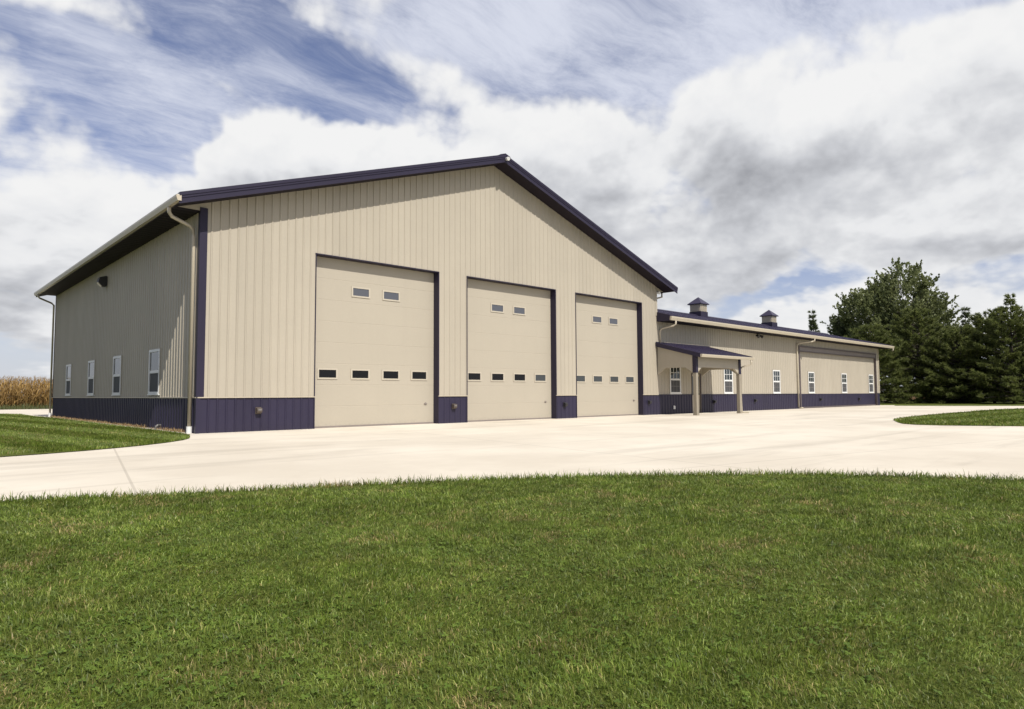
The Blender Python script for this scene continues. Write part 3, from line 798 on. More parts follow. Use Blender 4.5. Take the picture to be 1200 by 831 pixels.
def inside(pts, poly):
    x, y = pts[:, 0], pts[:, 1]; r = np.zeros(len(pts), bool)
    n = len(poly)
    for i in range(n):
        x1, y1 = poly[i]; x2, y2 = poly[(i+1) % n]
        c = ((y1 > y) != (y2 > y)) & (x < (x2 - x1)*(y - y1)/((y2 - y1) if y2 != y1 else 1e-9) + x1)
        r ^= c
    return r
CAMP = np.array([-6.30379, -19.37448])
YAW = 0.7548
def blades(pts, hmin, hmax, w, lean=0.5, bias=None, z=0.01, rng=RNG):
    n = len(pts)
    L_ = rng.uniform(hmin, hmax, n)*rng.choice([1.0, 1.0, 1.0, 1.35], n)
    ang = rng.uniform(0, 2*np.pi, n); la = rng.uniform(0, 2*np.pi, n); lm = rng.uniform(0.1, lean, n)
    lx, ly = np.cos(la)*lm, np.sin(la)*lm
    if bias is not None: lx = lx + bias[:, 0]; ly = ly + bias[:, 1]
    ww = w*rng.uniform(0.7, 1.3, n) if np.isscalar(w) else w*rng.uniform(0.7, 1.3, n)
    dx, dy = np.cos(ang)*ww/2, np.sin(ang)*ww/2
    x, y = pts[:, 0], pts[:, 1]; zz = np.full(n, z)
    f = 1/np.sqrt(1 + lm*lm)
    m_x, m_y, m_z = x + lx*0.35*L_*f, y + ly*0.35*L_*f, zz + 0.58*L_*f
    t_x, t_y, t_z = x + lx*L_*f*1.15, y + ly*L_*f*1.15, zz + L_*f*np.clip(1.02 - 0.25*lm, 0.5, 1)
    V = np.stack([np.stack([x - dx, y - dy, zz], 1), np.stack([x + dx, y + dy, zz], 1),
                  np.stack([m_x + dx*0.85, m_y + dy*0.85, m_z], 1), np.stack([m_x - dx*0.85, m_y - dy*0.85, m_z], 1),
                  np.stack([t_x, t_y, t_z], 1)], 1).reshape(-1, 3)
    b = (np.arange(n)*5)[:, None]
    Q = b + np.array([[0, 1, 2, 3]]); T = b + np.array([[3, 2, 4]])
    t = np.repeat(np.clip(rng.beta(1.6, 1.6, n), 0, 1), 5)
    return V, [Q, T], t
def merge(parts):
    V = []; F = {}; T = []; off = 0
    for v, fs, t in parts:
        V.append(v); T.append(t)
        for f in fs: F.setdefault(f.shape[1], []).append(f + off)
        off += len(v)
    return np.concatenate(V), [np.concatenate(x) for x in F.values()], np.concatenate(T)
def polar(r0, r1, a0, a1, dens):
    n = int(dens*0.5*(r1*r1 - r0*r0)*(a1 - a0))
    r = np.sqrt(RNG.uniform(r0*r0, r1*r1, n)); a = RNG.uniform(a0, a1, n)
    return np.stack([CAMP[0] + r*np.sin(YAW + a), CAMP[1] + r*np.cos(YAW + a)], 1), r
front_closed = front_poly
parts = []
for r0, r1, a, dens, h0, h1, w in ((0.6, 3.2, 0.95, 17000, 0.012, 0.034, 0.0031), (3.2, 5.5, 0.9, 10000, 0.015, 0.038, 0.0040), (5.5, 12.0, 0.85, 5200, 0.018, 0.046, 0.0058)):
    p, r = polar(r0, r1, -a, a, dens); p = p[inside(p, front_closed)]
    # uneven height over the turf
    hn = 1 + 0.25*np.sin(p[:, 0]*2.1 + 1.3*np.sin(p[:, 1]*1.7)) * np.sin(p[:, 1]*2.6 + 0.7)
    ub = p[:, 0]*0.86 + p[:, 1]*0.5                      # faint mowing bands: neighbouring passes lean opposite ways
    sb = np.where((ub/0.95) % 2 < 1, 1.0, -1.0)*0.16
    v, f, t = blades(p, h0, h1, w, 1.5, bias=np.stack([-0.5*sb, 0.86*sb], 1), rng=RNG)
    v = v.reshape(-1, 5, 3); v[:, 2:, 2] = 0.01 + (v[:, 2:, 2] - 0.01)*hn[:, None]; v = v.reshape(-1, 3)
    parts.append((v, f, t))
for s in (-1, 1):
    p, r = polar(0.6, 13, min(s*0.85, s*1.7), max(s*0.85, s*1.7), 1500); p = p[inside(p, front_closed)]
    parts.append(blades(p, 0.03, 0.065, 0.008, 0.95))
# ragged longer blades along the concrete edge
E = np.array(FRONT_EDGE[3:17]); pe = []
for a, b in zip(E[:-1], E[1:]):
    n = int(np.linalg.norm(b - a)*420)
    t_ = RNG.uniform(0, 1, n)[:, None]
    nv = np.array([-(b - a)[1], (b - a)[0]])/np.linalg.norm(b - a)
    pe.append(a + (b - a)*t_ - nv*RNG.uniform(-0.035, 0.14, n)[:, None]**1.0)
pe = np.concatenate(pe)
parts.append(blades(pe, 0.035, 0.095, 0.007, 0.8))
v, f, t = merge(parts)
g = np_mesh('lawn_grass', v, f, M_grass, tint=t)
tag(g, 'mown green lawn grass in the foreground below the curved concrete edge', 'grass', kind='stuff')
# clover patches among the near grass
def clover(p, rng=RNG):
    n = len(p); V = []; F = []
    h = rng.uniform(0.012, 0.036, n); s = rng.uniform(0.0045, 0.0085, n); a0 = rng.uniform(0, 6.28, n)
    tx, ty = rng.uniform(-0.4, 0.4, n), rng.uniform(-0.4, 0.4, n)
    out = []
    for k in range(3):
        a = a0 + k*2.094
        c, sn = np.cos(a), np.sin(a)
        def P(u, w): 
            X = u*c - w*sn; Y = u*sn + w*c
            return np.stack([p[:, 0] + X*s, p[:, 1] + Y*s, h + (X*tx + Y*ty)*s], 1)
        out.append(np.stack([P(0, 0), P(0.8, -0.75), P(1.7, -0.55), P(1.75, 0.55), P(0.8, 0.75)], 1))
    V = np.concatenate(out).reshape(-1, 3)
    b = (np.arange(3*n)*5)[:, None]
    return V, [b + np.array([[0, 1, 2, 3, 4]])], np.tile(np.repeat(rng.uniform(0, 1, n), 5), 3)
cp = []
for i in range(110):
    r = RNG.uniform(1.5, 6.5); a = RNG.uniform(-0.75, 0.25) if i < 55 else RNG.uniform(-0.7, 0.7)
    c = CAMP + r*np.array([np.sin(YAW + a), np.cos(YAW + a)])
    k = RNG.integers(40, 170)
    cp.append(c + RNG.normal(0, RNG.uniform(0.15, 0.5), (k, 2)))
cp = np.concatenate(cp); cp = cp[inside(cp, front_closed)]
v, f, t = clover(cp)
tag(np_mesh('clover', v, f, M_clover, tint=t), 'low three-leaved clover scattered through the foreground lawn', 'clover', kind='stuff')
# left lawn with mowing stripes (alternating lean of the blades)
def scatter(poly, dens, box):
    x0, x1, y0, y1 = box; n = int(dens*(x1-x0)*(y1-y0))
    p = np.stack([RNG.uniform(x0, x1, n), RNG.uniform(y0, y1, n)], 1)
    return p[inside(p, poly)]
def striped(p, w, h0, h1, ang, period):
    u = p[:, 0]*math.cos(ang) + p[:, 1]*math.sin(ang)
    s = np.where((u/period) % 2 < 1, 1.0, -1.0)
    d = np.array([math.sin(0.35), math.cos(0.35)])
    return blades(p, h0, h1, w, 0.4, bias=s[:, None]*d[None, :]*0.20)
parts = [striped(scatter(LEFT_POLY, 1500, (-7, -0.3, -4.5, 4)), 0.010, 0.035, 0.07, 0.12, 0.95),
         striped(scatter(LEFT_POLY, 650, (-10, -0.3, 4, 33)), 0.016, 0.035, 0.075, 0.12, 0.95)]
v, f, t = merge(parts)
tag(np_mesh('lawn_grass', v, f, M_grass, tint=t), 'striped mown grass beside the shaded side wall at left', 'grass', kind='stuff')
parts = [striped(scatter(ISL, 420, (18, 32, -17, -9)), 0.018, 0.04, 0.08, 1.5, 1.0),
         striped(scatter(ISL, 160, (32, 75, -26, -9)), 0.03, 0.04, 0.085, 1.5, 1.0)]
v, f, t = merge(parts)
tag(np_mesh('lawn_grass', v, f, M_grass, tint=t), 'pointed grass island inside the concrete drive at right', 'grass', kind='stuff')
n = 5200
p = np.stack([RNG.uniform(-0.40, -0.06, n), RNG.uniform(0.6, L - 0.6, n)], 1)
p = p[(np.sin(p[:, 1]*1.3) + RNG.uniform(-0.8, 0.8, len(p)) + 0.1*p[:, 1] > 0.1) & (p[:, 0] > -0.22)]
v, f, t = blades(p, 0.03, 0.11, 0.016, 1.2, z=0.02)
tag(np_mesh('dry_grass', v, f, M_drygrass, tint=t), 'dry brown grass tufts along the foot of the shaded wall', 'dry grass', kind='stuff')

# ------------------------------------------------------------------ corn
def strips(base, dirs, length, width, droop, rise, nseg, rng):
    """drooping leaf strips. base (n,3), dirs angle (n,)"""
    n = len(base); rows = []
    for i in range(nseg + 1):
        t = i/nseg
        u = length*t
        zz = rise*t - droop*t*t
        wv = width*(1 - 0.92*t**1.5)*(0.55 + 0.45*min(1, t*4))
        c, s = np.cos(dirs), np.sin(dirs)
        cx = base[:, 0] + c*u; cy = base[:, 1] + s*u; cz = base[:, 2] + zz
        tw = 0.6*t
        rows.append(np.stack([np.stack([cx - s*wv/2, cy + c*wv/2, cz - wv*tw], 1), np.stack([cx + s*wv/2, cy - c*wv/2, cz + wv*tw], 1)], 1))
    V = np.stack(rows, 1).reshape(n, -1, 3); k = 2*(nseg + 1)
    b = (np.arange(n)*k)[:, None]
    F = [b + np.array([[2*i, 2*i+1, 2*i+3, 2*i+2]]) for i in range(nseg)]
    return V.reshape(-1, 3), [np.concatenate(F)], k
def corn(area, rng):
    x0, x1, y0, y1 = area
    st = []
    y = y0
    while y < y1:
        xs = np.arange(x0, x1, 0.21); xs = xs + rng.normal(0, 0.04, len(xs))
        st.append(np.stack([xs, np.full(len(xs), y) + rng.normal(0, 0.05, len(xs)), np.zeros(len(xs))], 1)); y += 0.76
    st = np.concatenate(st); n = len(st)
    H = rng.uniform(2.4, 2.8, n)
    parts = []
    # stems
    a = rng.uniform(0, 3.14, n); w = 0.016
    for q in (0, 1.57):
        c, s = np.cos(a + q)*w, np.sin(a + q)*w
        lean = rng.normal(0, 0.05, (n, 2))
        V = np.stack([st + np.stack([-c, -s, 0*c], 1), st + np.stack([c, s, 0*c], 1), st + np.stack([c*0.5 + lean[:, 0], s*0.5 + lean[:, 1], H], 1), st + np.stack([-c*0.5 + lean[:, 0], -s*0.5 + lean[:, 1], H], 1)], 1).reshape(-1, 3)
        parts.append((V, [(np.arange(n)*4)[:, None] + np.array([[0, 1, 2, 3]])], np.repeat(rng.uniform(0.2, 0.6, n), 4)))
    for k in range(12):
        fz = 0.22 + 0.70*k/11
        b = st.copy(); b[:, 2] = H*fz*rng.uniform(0.95, 1.05, n)
        ln = rng.uniform(0.35, 0.75, n)*(1.0 if k < 9 else 0.7)
        V, F, kk = strips(b, rng.uniform(0, 6.28, n), ln, rng.uniform(0.05, 0.085, n), rng.uniform(0.35, 1.0, n), rng.uniform(0.0, 0.35, n), 3, rng)
        parts.append((V, F, np.repeat(np.clip(rng.normal(0.30 + 0.45*k/11, 0.22, n), 0, 1), kk)))
    for k in range(4):
        b = st.copy(); b[:, 2] = H*0.98
        V, F, kk = strips(b, rng.uniform(0, 6.28, n), rng.uniform(0.04, 0.14, n), np.full(n, 0.02), rng.uniform(0, 0.08, n), rng.uniform(0.12, 0.3, n), 2, rng)
        parts.append((V, F, np.repeat(rng.uniform(0.4, 0.9, n), kk)))
    b = st.copy(); b[:, 2] = H*rng.uniform(0.42, 0.55, n)      # hanging ears
    V, F, kk = strips(b, rng.uniform(0, 6.28, n), rng.uniform(0.1, 0.2, n), np.full(n, 0.075), rng.uniform(0.15, 0.3, n), np.full(n, 0.05), 2, rng)
    parts.append((V, F, np.repeat(rng.uniform(0.7, 1.0, n), kk)))
    return merge(parts)
v, f, t = corn((-16, 18, 50.4, 57.5), np.random.default_rng(3))
tag(np_mesh('corn_field', v, f, M_corn, tint=t), 'tall dry brown corn field behind the barn at left', 'corn', kind='stuff')
n = 5000
p = np.stack([RNG.uniform(-16, 18, n), RNG.uniform(49.0, 50.6, n)], 1)
v, f, t = blades(p, 0.15, 0.55, 0.03, 0.6, z=-0.04)
tag(np_mesh('weed_strip', v, f, M_weed, tint=t), 'green weeds along the front of the dry corn', 'weeds', kind='stuff')

# ------------------------------------------------------------------ trees
def limb_mesh(segs, name, parent):
    mb = MB()
    for pts, r0, r1, sg in segs: mb.tube(pts, r0, sg, r1)
    return mb.build(name, M_bark, parent, smooth=True)
def bent(p0, d, length, n, rng, wig=0.12, up=0.0):
    pts = [Vector(p0)]; d = Vector(d).normalized()
    for i in range(n):
        d = (d + Vector((rng.normal(0, wig), rng.normal(0, wig), rng.normal(0, wig) + up))).normalized()
        pts.append(pts[-1] + d*length/n)
    return pts
def leaf_quads(P, D, size, rng, droop=0.0):
    """rhombus leaves at P (n,3), pointing roughly along D (n,3)"""
    n = len(P)
    D = D + rng.normal(0, 0.55, (n, 3)); D[:, 2] -= droop
    D /= np.linalg.norm(D, axis=1)[:, None]
    A = rng.normal(0, 1, (n, 3)); S = np.cross(D, A); S /= np.linalg.norm(S, axis=1)[:, None] + 1e-9
    s = (size*rng.uniform(0.6, 1.3, n))[:, None]
    V = np.stack([P, P + D*s*0.45 + S*s*0.36, P + D*s, P + D*s*0.45 - S*s*0.36], 1).reshape(-1, 3)
    F = [(np.arange(n)*4)[:, None] + np.array([[0, 1, 2, 3]])]
    return V, F

def maple(name, x, y, H, R, label, seed, nclump=350):
    """broad crown: clumps fill an ovoid, each carried by a limb that leaves the trunk lower down"""
    rng = np.random.default_rng(seed)
    root = empty(name, (x, y, -0.05), label, 'tree')
    base = Vector((x, y, -0.05))
    trunk = bent(base, (0, 0, 1), H*0.62, 6, rng, 0.04)
    segs = [(trunk, H*0.024, H*0.008, 10)]
    P = []; D = []; T = []
    zc, rz_ = H*0.56, H*0.45
    lobes = [(rng.uniform(0, 6.28), rng.uniform(-0.6, 0.9), rng.uniform(0.75, 1.12)) for _ in range(26)]
    for i in range(nclump):
        u = rng.normal(0, 1, 3); u /= np.linalg.norm(u)
        # outline swells and dips from lobe to lobe
        k = 0.80
        az_, s_ = math.atan2(u[1], u[0]), u[2]
        for la, ls, lk in lobes:
            dd = (math.cos(az_ - la)*math.sqrt(max(0, 1 - s_*s_))*math.sqrt(max(0, 1 - min(1, ls*ls))) + s_*ls)
            if dd > 0.86: k = max(k, lk) if lk > 0.9 else min(k, lk)
        rr = k*rng.uniform(0.35, 1.0)**0.45
        wid = R*(1.0 if u[2] > 0 else 0.95)
        c = np.array([x + u[0]*rr*wid, y + u[1]*rr*wid, zc + u[2]*rr*rz_])
        if c[2] < 1.6: c[2] = 1.6 + rng.uniform(0, 1)
        tz = max(0.12, min(0.98, (c[2] - 0.55*math.hypot(c[0]-x, c[1]-y) - 0.8)/(H*0.62)))
        j = min(5, int(tz*6)); q = trunk[j].lerp(trunk[j+1], tz*6 - j)
        C = Vector(c); mid = q.lerp(C, 0.55) + Vector((rng.normal(0, 0.25), rng.normal(0, 0.25), -0.06*(C - q).length))
        if i % 2 == 0: segs.append(([q, q.lerp(mid, 0.5) + Vector((0, 0, -0.05)), mid, C], 0.05 + 0.008*(C-q).length, 0.012, 5))
        out = (C - Vector((x, y, zc - 0.35*H))).normalized()
        tone = float(np.clip(rng.normal(0.5, 0.22), 0.05, 0.95))
        for t_ in range(6):
            d = (out + Vector((rng.normal(0, 0.5), rng.normal(0, 0.5), rng.normal(0.45, 0.35)))).normalized()
            ln = rng.uniform(0.7, 1.5)
            st0 = C + Vector(rng.normal(0, 0.32, 3))
            n = int(rng.integers(22, 38))
            tt = rng.uniform(0, 1, n)[:, None]
            P.append(np.array(st0) + np.array(d)*ln*tt + rng.normal(0, 0.11, (n, 3))*(1.25 - tt)); D.append(np.tile(np.array(d), (n, 1)))
            T.append(np.clip(rng.normal(tone, 0.2, n), 0, 1))
    limb_mesh(segs, 'trunk', root)
    P = np.concatenate(P); D = np.concatenate(D); T = np.concatenate(T)
    V, F = leaf_quads(P, D, 0.27, rng)
    np_mesh('crown', V, F, M_maple, root, np.repeat(T, 4))
    return root, len(T)

def pine(name, x, y, H, R, label, seed, mat=None, leader=0.0, low=0.03, full=1.0, shape=0.75, cat='tree'):
    """soft-needled pine: whorls of upswept branches carrying needle tufts"""
    rng = np.random.default_rng(seed)
    mat = mat or M_pine
    root = empty(name, (x, y, -0.05), label, cat)
    base = Vector((x, y, -0.05))
    trunk = bent(base, (0, 0, 1), H, 8, rng, 0.02)
    segs = [(trunk, H*0.017, 0.02, 8)]
    TP = []; TD = []; TT = []
    def at(t):
        j = min(7, int(t*8)); return trunk[j].lerp(trunk[j+1], t*8 - j)
    nw = int(H*(1 - low)/0.36)
    for i in range(nw):
        t = low + (1 - low)*(i + 0.5*rng.uniform(0, 1))/nw
        # profile: widest low, rounded, with a thin leader at the top
        tt = min(1, t/(1 - leader + 1e-6))
        prof = (max(0.02, 1 - tt)**shape)*(0.85 + 0.15*min(1, t*6)) if t < 1 - leader else 0.06
        prof = max(prof, 0.05)
        nb = 7 if t < 1 - leader else 3
        for b in range(nb):
            a = i*0.9 + b*2*math.pi/nb + rng.normal(0, 0.25)
            ln = R*prof*rng.uniform(0.65, 1.18)
            if ln < 0.12: ln = 0.2
            d0 = Vector((math.cos(a), math.sin(a), -0.16 + 0.85*t))
            pts = bent(at(min(t, 0.999)), d0, ln, 4, rng, 0.07, 0.05)
            segs.append((pts, 0.012 + 0.018*ln, 0.008, 4))
            # side twigs with tufts
            k = max(3, int(ln*5.5*full))
            for q in range(k):
                s = rng.uniform(0.22, 1.02) if q else 1.0
                j = min(3, int(s*4)); pp = pts[j].lerp(pts[j+1], min(1.0, s*4 - j))
                side = Vector((-math.sin(a), math.cos(a), 0))*rng.choice([-1, 1])
                out = (Vector((math.cos(a), math.sin(a), 0.3)) + side*rng.uniform(0.1, 1.0)).normalized()
                tl = 0.22 + 0.22*ln*(1.1 - s)
                nt_ = 3
                for z in range(nt_):
                    TP.append(pp + out*tl*(z + 0.6)/nt_ + Vector((0, 0, rng.normal(0.02, 0.06))))
                    TD.append(out + Vector((0, 0, 0.35)))
                    TT.append(rng.uniform(0, 1)*0.6 + 0.4*rng.uniform(0, 1))
    limb_mesh(segs, 'trunk', root)
    P = np.array([tuple(p) for p in TP]); D = np.array([tuple(p) for p in TD]); T = np.array(TT)
    k = 9
    n = len(P)
    P = np.repeat(P, k, 0); D = np.repeat(D, k, 0); T = np.repeat(T, k)
    D = D/np.linalg.norm(D, axis=1)[:, None] + rng.normal(0, 0.55, (n*k, 3)); D /= np.linalg.norm(D, axis=1)[:, None]
    A = rng.normal(0, 1, (n*k, 3)); S = np.cross(D, A); S /= np.linalg.norm(S, axis=1)[:, None] + 1e-9
    ln = rng.uniform(0.18, 0.38, n*k)[:, None]; w = 0.034
    V = np.stack([P - S*w, P + S*w, P + D*ln], 1).reshape(-1, 3)
    F = [(np.arange(n*k)*3)[:, None] + np.array([[0, 1, 2]])]
    T = np.clip(T + rng.normal(0, 0.12, n*k), 0, 1)
    np_mesh('crown', V, F, mat, root, np.repeat(T, 3))
    return root, n*k

maple('maple_tree', 79.2, 6.6, 14.9, 6.1, 'tall broad leafy tree rising above all the pines at right', 5)
TREES = [
 # x, y, H, R, leader, label, seed, mat, shape
 (71.0, 1.9, 9.4, 4.6, 0.0, 'bushy dark pine in front of the tall leafy tree, nearest its middle', 21, M_pine, 0.5),
 (66.2, 4.6, 7.6, 4.2, 0.0, 'green pine just behind the far end of the low wing', 22, M_pine, 0.5),
 (81.2, 16.3, 11.6, 2.0, 0.10, 'lone pine tip showing over the plum roof of the low wing', 23, M_bluepine, 0.8),
 (77.6, 12.2, 10.6, 3.6, 0.05, 'pine just left of the tall leafy tree behind the wing roof', 24, M_bluepine, 0.6),
 (76.5, -1.0, 9.9, 3.0, 0.20, 'slim pine with a bare thin leader right of the tall leafy tree', 25, M_bluepine, 0.7),
 (70.5, -1.6, 7.0, 4.2, 0.0, 'short full pine in front of the slim pine with the thin leader', 26, M_pine, 0.45),
 (73.4, -3.9, 8.4, 4.2, 0.0, 'round-topped dark pine between the slim leader pine and the right edge pine', 27, M_pine, 0.42),
 (70.0, -6.1, 10.1, 4.6, 0.15, 'large pine at the right edge with a tufted leader above its crown', 28, M_pine, 0.48),
 (73.0, -10.5, 10.0, 4.6, 0.05, 'broad pine cut off by the right edge of the picture', 29, M_pine, 0.5),
 (79.5, 1.6, 8.0, 4.4, 0.0, 'deep green pine standing behind the front row, below the tall leafy tree', 30, M_pine, 0.45),
 (82.0, -6.0, 7.6, 4.6, 0.0, 'deep green pine behind the round-topped pine, mostly hidden', 31, M_pine, 0.45),
]
cnt = []
for x, y, H, R, ld, lab, sd, mt, shp in TREES:
    r, k = pine('pine_tree', x, y, H, R, lab, sd, mt, leader=ld, shape=shp); cnt.append(k)
print('pine tris', cnt)

# fence behind the pines
fx0, fy0, fx1, fy1 = 83.0, 6.4, 91.0, 2.3
fence = empty('wooden_fence', ((fx0 + fx1)/2, (fy0 + fy1)/2, 0), 'low reddish picket fence half hidden behind the pine trunks', 'fence')
d = Vector((fx1 - fx0, fy1 - fy0, 0)); LN = d.length; d.normalize(); nn = Vector((-d.y, d.x, 0))
pk = MB(); s = 0.0
while s < LN:
    a = Vector((fx0, fy0, 0)) + d*s; b = a + d*0.12
    pk.prism([tuple(a), tuple(b), (b.x, b.y, 1.05), ((a.x+b.x)/2, (a.y+b.y)/2, 1.15), (a.x, a.y, 1.05)], tuple(nn*0.02)); s += 0.2
pk.build('pickets', M_redwood, fence)
for z in (0.3, 0.85):
    m = MB(); a = Vector((fx0, fy0, z)) + nn*0.024; m.prism([tuple(a), tuple(a + d*LN), tuple(a + d*LN + Vector((0, 0, 0.09))), tuple(a + Vector((0, 0, 0.09)))], tuple(nn*0.04)); m.build('rail', M_redwood, fence)
for i in range(5):
    a = Vector((fx0, fy0, 0)) + d*(LN*i/4) + nn*0.07
    m = MB(); m.box(a.x - 0.05, a.x + 0.05, a.y - 0.05, a.y + 0.05, -0.05, 1.2); m.build('post', M_redwood, fence)

# ------------------------------------------------------------------ sky and light
SUN = Vector((-0.15, -1.0, 1.18)).normalized()          # towards the sun
elev = math.asin(SUN.z); az = math.atan2(SUN.x, SUN.y)
sl = bpy.data.lights.new('sun', 'SUN'); sl.energy = 4.3; sl.angle = math.radians(0.5); sl.color = (1.0, 0.955, 0.88)
so = bpy.data.objects.new('sun', sl); col.objects.link(so); so.location = (-20, -40, 60)
so.rotation_euler = (-SUN).to_track_quat('-Z', 'Y').to_euler()

w = bpy.data.worlds.new('World'); w.use_nodes = True
nt = NT(w.node_tree); nt.n.clear()
out = nt.node('ShaderNodeOutputWorld')
sky = nt.node('ShaderNodeTexSky', sky_type='NISHITA'); sky.sun_disc = False
sky.sun_elevation = elev; sky.sun_rotation = az % (2*math.pi); sky.altitude = 200; sky.air_density = 1.0; sky.dust_density = 0.6; sky.ozone_density = 3.0
bg_sky = nt.node('ShaderNodeBackground'); nt.l.new(nt.vmath('MULTIPLY', sky.outputs[0], (1.18, 1.0, 1.10)), bg_sky.inputs[0]); bg_sky.inputs[1].default_value = 0.082
dirv = nt.vmath('NORMALIZE', nt.node('ShaderNodeTexCoord').outputs['Generated'])
sp = nt.node('ShaderNodeSeparateXYZ'); nt.l.new(dirv, sp.inputs[0])
AZ = nt.math('MULTIPLY', nt.math('ARCTAN2', sp.outputs[0], sp.outputs[1]), 57.29578)
EL = nt.math('MULTIPLY', nt.math('ARCSINE', sp.outputs[2]), 57.29578)
# puffy domain: direction, flattened near the horizon
zc_ = nt.math('MULTIPLY', nt.math('LOGARITHM', nt.math('MULTIPLY_ADD', nt.math('MAXIMUM', sp.outputs[2], 0.0), 6.0, 1.0), math.e), 0.62)
st = nt.node('ShaderNodeCombineXYZ'); nt.l.new(sp.outputs[0], st.inputs[0]); nt.l.new(sp.outputs[1], st.inputs[1]); nt.l.new(zc_, st.inputs[2])
P0 = st.outputs[0]
wn = nt.noise(P0, 3.0, 3, 0.55)[1]
P1 = nt.vmath('ADD', P0, nt.vmath('MULTIPLY', nt.vmath('SUBTRACT', wn, (0.5, 0.5, 0.5)), (0.07, 0.07, 0.07)))
comb = nt.node('ShaderNodeCombineXYZ'); nt.l.new(AZ, comb.inputs[0]); nt.l.new(EL, comb.inputs[1])
we_ = nt.vmath('MULTIPLY', nt.vmath('SUBTRACT', nt.noise(P0, 5.5, 4, 0.6)[1], (0.5, 0.5, 0.5)), (11.0, 7.0, 0.0))
AE = nt.vmath('ADD', comb.outputs[0], we_)
def field(vec, items):
    """sum of soft ellipses placed in (azimuth, elevation) degrees: (az, el, half width, half height, tilt, weight)"""
    acc = None
    for az_, el_, sa, se, rot, k in items:
        mp = nt.node('ShaderNodeMapping', vector_type='TEXTURE')
        mp.inputs['Location'].default_value = (az_, el_, 0); mp.inputs['Rotation'].default_value = (0, 0, math.radians(rot)); mp.inputs['Scale'].default_value = (sa, se, 1)
        nt.l.new(vec, mp.inputs['Vector'])
        r = nt.rng(nt.vmath('LENGTH', mp.outputs[0]), 0.25, 1.15, k, 0.0)
        acc = r if acc is None else nt.math('ADD', acc, r)
    return acc
HEAPS = [(29, 17.6, 13, 6.0, 0, 0.66), (46, 18.6, 10, 6.4, 0, 0.58), (20.5, 18.0, 6, 3.8, 0, 0.36),
         (66, 18.8, 14, 5.8, -10, 0.62), (80, 20.0, 13, 5.4, 4, 0.55), (72, 13.0, 20, 2.8, 0, 0.36), (57, 10.6, 16, 3.2, 0, 0.46), (79, 10.0, 11, 2.4, 0, 0.42),
         (66, 5.4, 28, 2.0, 0, 0.40), (3, 10.6, 11, 3.4, 0, 0.44), (1.5, 18.0, 5, 4.0, 0, 0.50), (4, 5.4, 14, 1.8, 0, 0.42)]
MORE = [(7, 27, 7, 3.4, 0, 0.34), (15, 13.0, 9, 3.0, 0, 0.16), (12, 22.3, 8, 3.4, -18, -0.60), (24, 26.0, 12, 3.6, -12, -0.60), (15.5, 18.6, 4, 2.8, 0, -0.35),
        (42, 29.0, 13, 4.2, 0, -0.50), (57, 27.5, 10, 3.6, 10, -0.40), (74, 28.5, 18, 3.4, -4, -0.45), (56, 22.5, 3, 3.0, 35, -0.22), (67, 8.0, 4, 0.7, 0, -0.20), (-75, 30, 62, 55, 0, -0.28)]
heaps = field(AE, HEAPS)
def puffs(vec, det, cells=True):
    n_ = nt.noise(vec, 4.2, det, 0.57)[0]
    o = nt.math('MULTIPLY', nt.math('SUBTRACT', n_, 0.5), 1.10)
    if cells:                                   # cauliflower heaps: inverted cell distance
        v = nt.node('ShaderNodeTexVoronoi'); v.feature = 'F1'; v.normalize = True
        v.inputs['Scale'].default_value = 7.0; v.inputs['Detail'].default_value = 3.0; v.inputs['Roughness'].default_value = 0.55
        v.inputs['Lacunarity'].default_value = 2.3
        nt.l.new(vec, v.inputs['Vector'])
        o = nt.math('ADD', o, nt.math('MULTIPLY', nt.math('SUBTRACT', 0.40, v.outputs['Distance']), 1.05))
    return o
nA = puffs(P1, 9)
dens = nt.math('ADD', nA, nt.math('ADD', heaps, field(AE, MORE)))
cum = nt.rng(dens, 0.0, 0.30)
# how much cloud lies above each point decides how grey it is
def dens_at(lift, det):
    pv = nt.vmath('ADD', P1, (-0.005*lift, -0.005*lift, 1.7*math.radians(lift)))
    return nt.rng(nt.math('ADD', puffs(pv, det, False), field(nt.vmath('ADD', AE, (0, lift, 0)), HEAPS)), 0.0, 0.95, 0.0, 1.0, smooth=False)
d1, d2 = dens_at(1.2, 6), dens_at(3.4, 4)
shade = nt.math('ADD', nt.math("MULTIPLY", d1, 0.42), nt.math("MULTIPLY", d2, 0.46))
relief = nt.math('SUBTRACT', puffs(nt.vmath('ADD', P1, (-0.012, -0.004, 0.026)), 7), nA)
shade = nt.math('ADD', shade, nt.math('MULTIPLY', relief, 1.1))
shade = nt.math('ADD', shade, field(AE, [(58, 14.2, 11, 3.2, 12, 0.26), (77, 16.5, 9, 4, 0, -0.22), (47, 14.5, 9, 2.5, 0, 0.10), (74, 9.5, 14, 1.6, 0, 0.2), (3, 7.5, 13, 2.6, 0, 0.34), (4, 4.0, 14, 1.6, 0, 0.34), (33, 19.5, 13, 5.5, 0, -0.16), (4, 13.5, 13, 4.5, 0, 0.16), (71, 22.0, 17, 4.0, 6, -0.24), (80, 18, 8, 3, 0, -0.12)]))
shade = nt.math('ADD', shade, 0.0, clamp=True)
ramp = nt.node('ShaderNodeValToRGB'); e = ramp.color_ramp
K = 0.81
def cc(r, g, b): return (*[c_*K for c_ in srgb(r, g, b)], 1)
e.elements[0].position = 0.0; e.elements[0].color = cc(247, 247, 247)
e.elements[1].position = 1.0; e.elements[1].color = cc(160, 162, 168)
x_ = e.elements.new(0.30); x_.color = cc(237, 238, 240)
x_ = e.elements.new(0.62); x_.color = cc(205, 207, 212)
nt.l.new(shade, ramp.inputs[0])
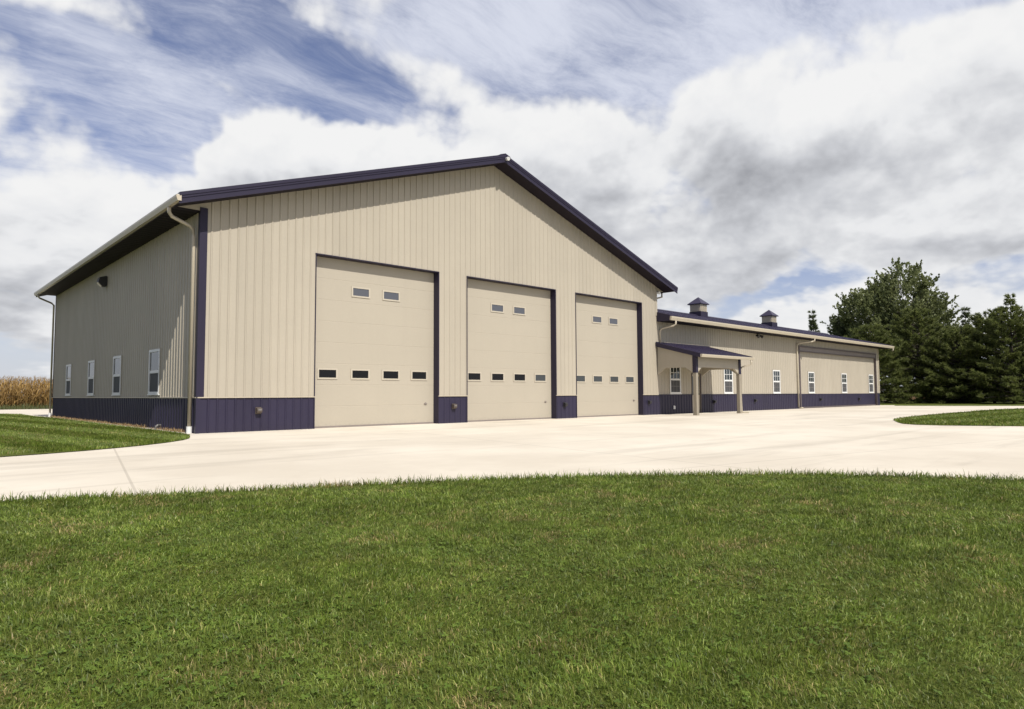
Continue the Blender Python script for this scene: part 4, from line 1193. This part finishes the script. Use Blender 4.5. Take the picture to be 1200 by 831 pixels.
# high thin streaks, drawn out along one direction, in plane coordinates
inv = nt.math('DIVIDE', 1.0, nt.math('ADD', nt.math('MAXIMUM', sp.outputs[2], 0.0), 0.10))
pc = nt.node('ShaderNodeCombineXYZ'); nt.l.new(nt.math('MULTIPLY', sp.outputs[0], inv), pc.inputs[0]); nt.l.new(nt.math('MULTIPLY', sp.outputs[1], inv), pc.inputs[1])
pm = nt.node('ShaderNodeMapping'); pm.inputs['Rotation'].default_value = (0, 0, 0.25); pm.inputs['Scale'].default_value = (0.85, 1.9, 1); nt.l.new(pc.outputs[0], pm.inputs['Vector'])
wn2 = nt.noise(pc.outputs[0], 1.1, 3, 0.55)[1]
pm2 = nt.vmath('ADD', pm.outputs[0], nt.vmath('MULTIPLY', nt.vmath('SUBTRACT', wn2, (0.5, 0.5, 0.5)), (0.7, 0.7, 0)))
nC = nt.noise(pm2, 1.5, 9, 0.69)[0]
veil = field(AE, [(58, 28, 30, 7.5, 0, 0.17), (40, 30, 13, 5, 0, 0.12), (6, 27, 8, 4, 0, 0.14), (10, 13, 16, 5, 0, 0.24), (19, 20.5, 13, 4.5, -20, 0.12), (80, 25, 14, 5, 0, 0.12)])
cir = nt.rng(nt.math('ADD', nC, veil), 0.34, 0.80, 0.05, 0.90)
low = nt.rng(EL, 1.0, 14.0, 0.80, 0.0)                  # pale murk near the horizon
cir = nt.math('MAXIMUM', cir, low)
veilcol = nt.mix(nt.rng(EL, 2, 20), tuple(0.90*q for q in srgb(196, 203, 213)), tuple(0.90*q for q in srgb(218, 222, 234)))
bg_cir = nt.node('ShaderNodeBackground'); nt.l.new(veilcol, bg_cir.inputs[0]); bg_cir.inputs[1].default_value = 1.0
bg_cum = nt.node('ShaderNodeBackground'); nt.l.new(ramp.outputs[0], bg_cum.inputs[0]); bg_cum.inputs[1].default_value = 1.0
m1 = nt.node('ShaderNodeMixShader'); nt.l.new(cir, m1.inputs[0]); nt.l.new(bg_sky.outputs[0], m1.inputs[1]); nt.l.new(bg_cir.outputs[0], m1.inputs[2])
m2 = nt.node('ShaderNodeMixShader'); nt.l.new(cum, m2.inputs[0]); nt.l.new(m1.outputs[0], m2.inputs[1]); nt.l.new(bg_cum.outputs[0], m2.inputs[2])
nt.l.new(m2.outputs[0], out.inputs['Surface'])
scene.world = w
w.cycles.sampling_method = 'MANUAL'; w.cycles.sample_map_resolution = 512

# ------------------------------------------------------------------ camera
F = Vector((0.68391264, 0.72710697, 0.05982441)); Rv = Vector((0.72860487, -0.68491658, -0.00492193)); U = Vector((-0.03739596, -0.04695453, 0.99819678))
cam = bpy.data.cameras.new('camera'); co_ = bpy.data.objects.new('camera', cam); col.objects.link(co_)
cam.sensor_fit = 'HORIZONTAL'; cam.sensor_width = 36.0; cam.lens = 36.0*782.6244/1200
cam.clip_start = 0.05; cam.clip_end = 4000
Mx = Matrix(((Rv.x, U.x, -F.x, CAMP[0]), (Rv.y, U.y, -F.y, CAMP[1]), (Rv.z, U.z, -F.z, 1.03), (0, 0, 0, 1)))
co_.matrix_world = Mx
scene.camera = co_
vs = scene.view_settings
vs.view_transform = 'Standard'; vs.look = 'None'; vs.gamma = 1.0; vs.exposure = 0.25; vs.use_curve_mapping = False
scene.cycles.max_bounces = 6; scene.cycles.diffuse_bounces = 3; scene.cycles.transparent_max_bounces = 8
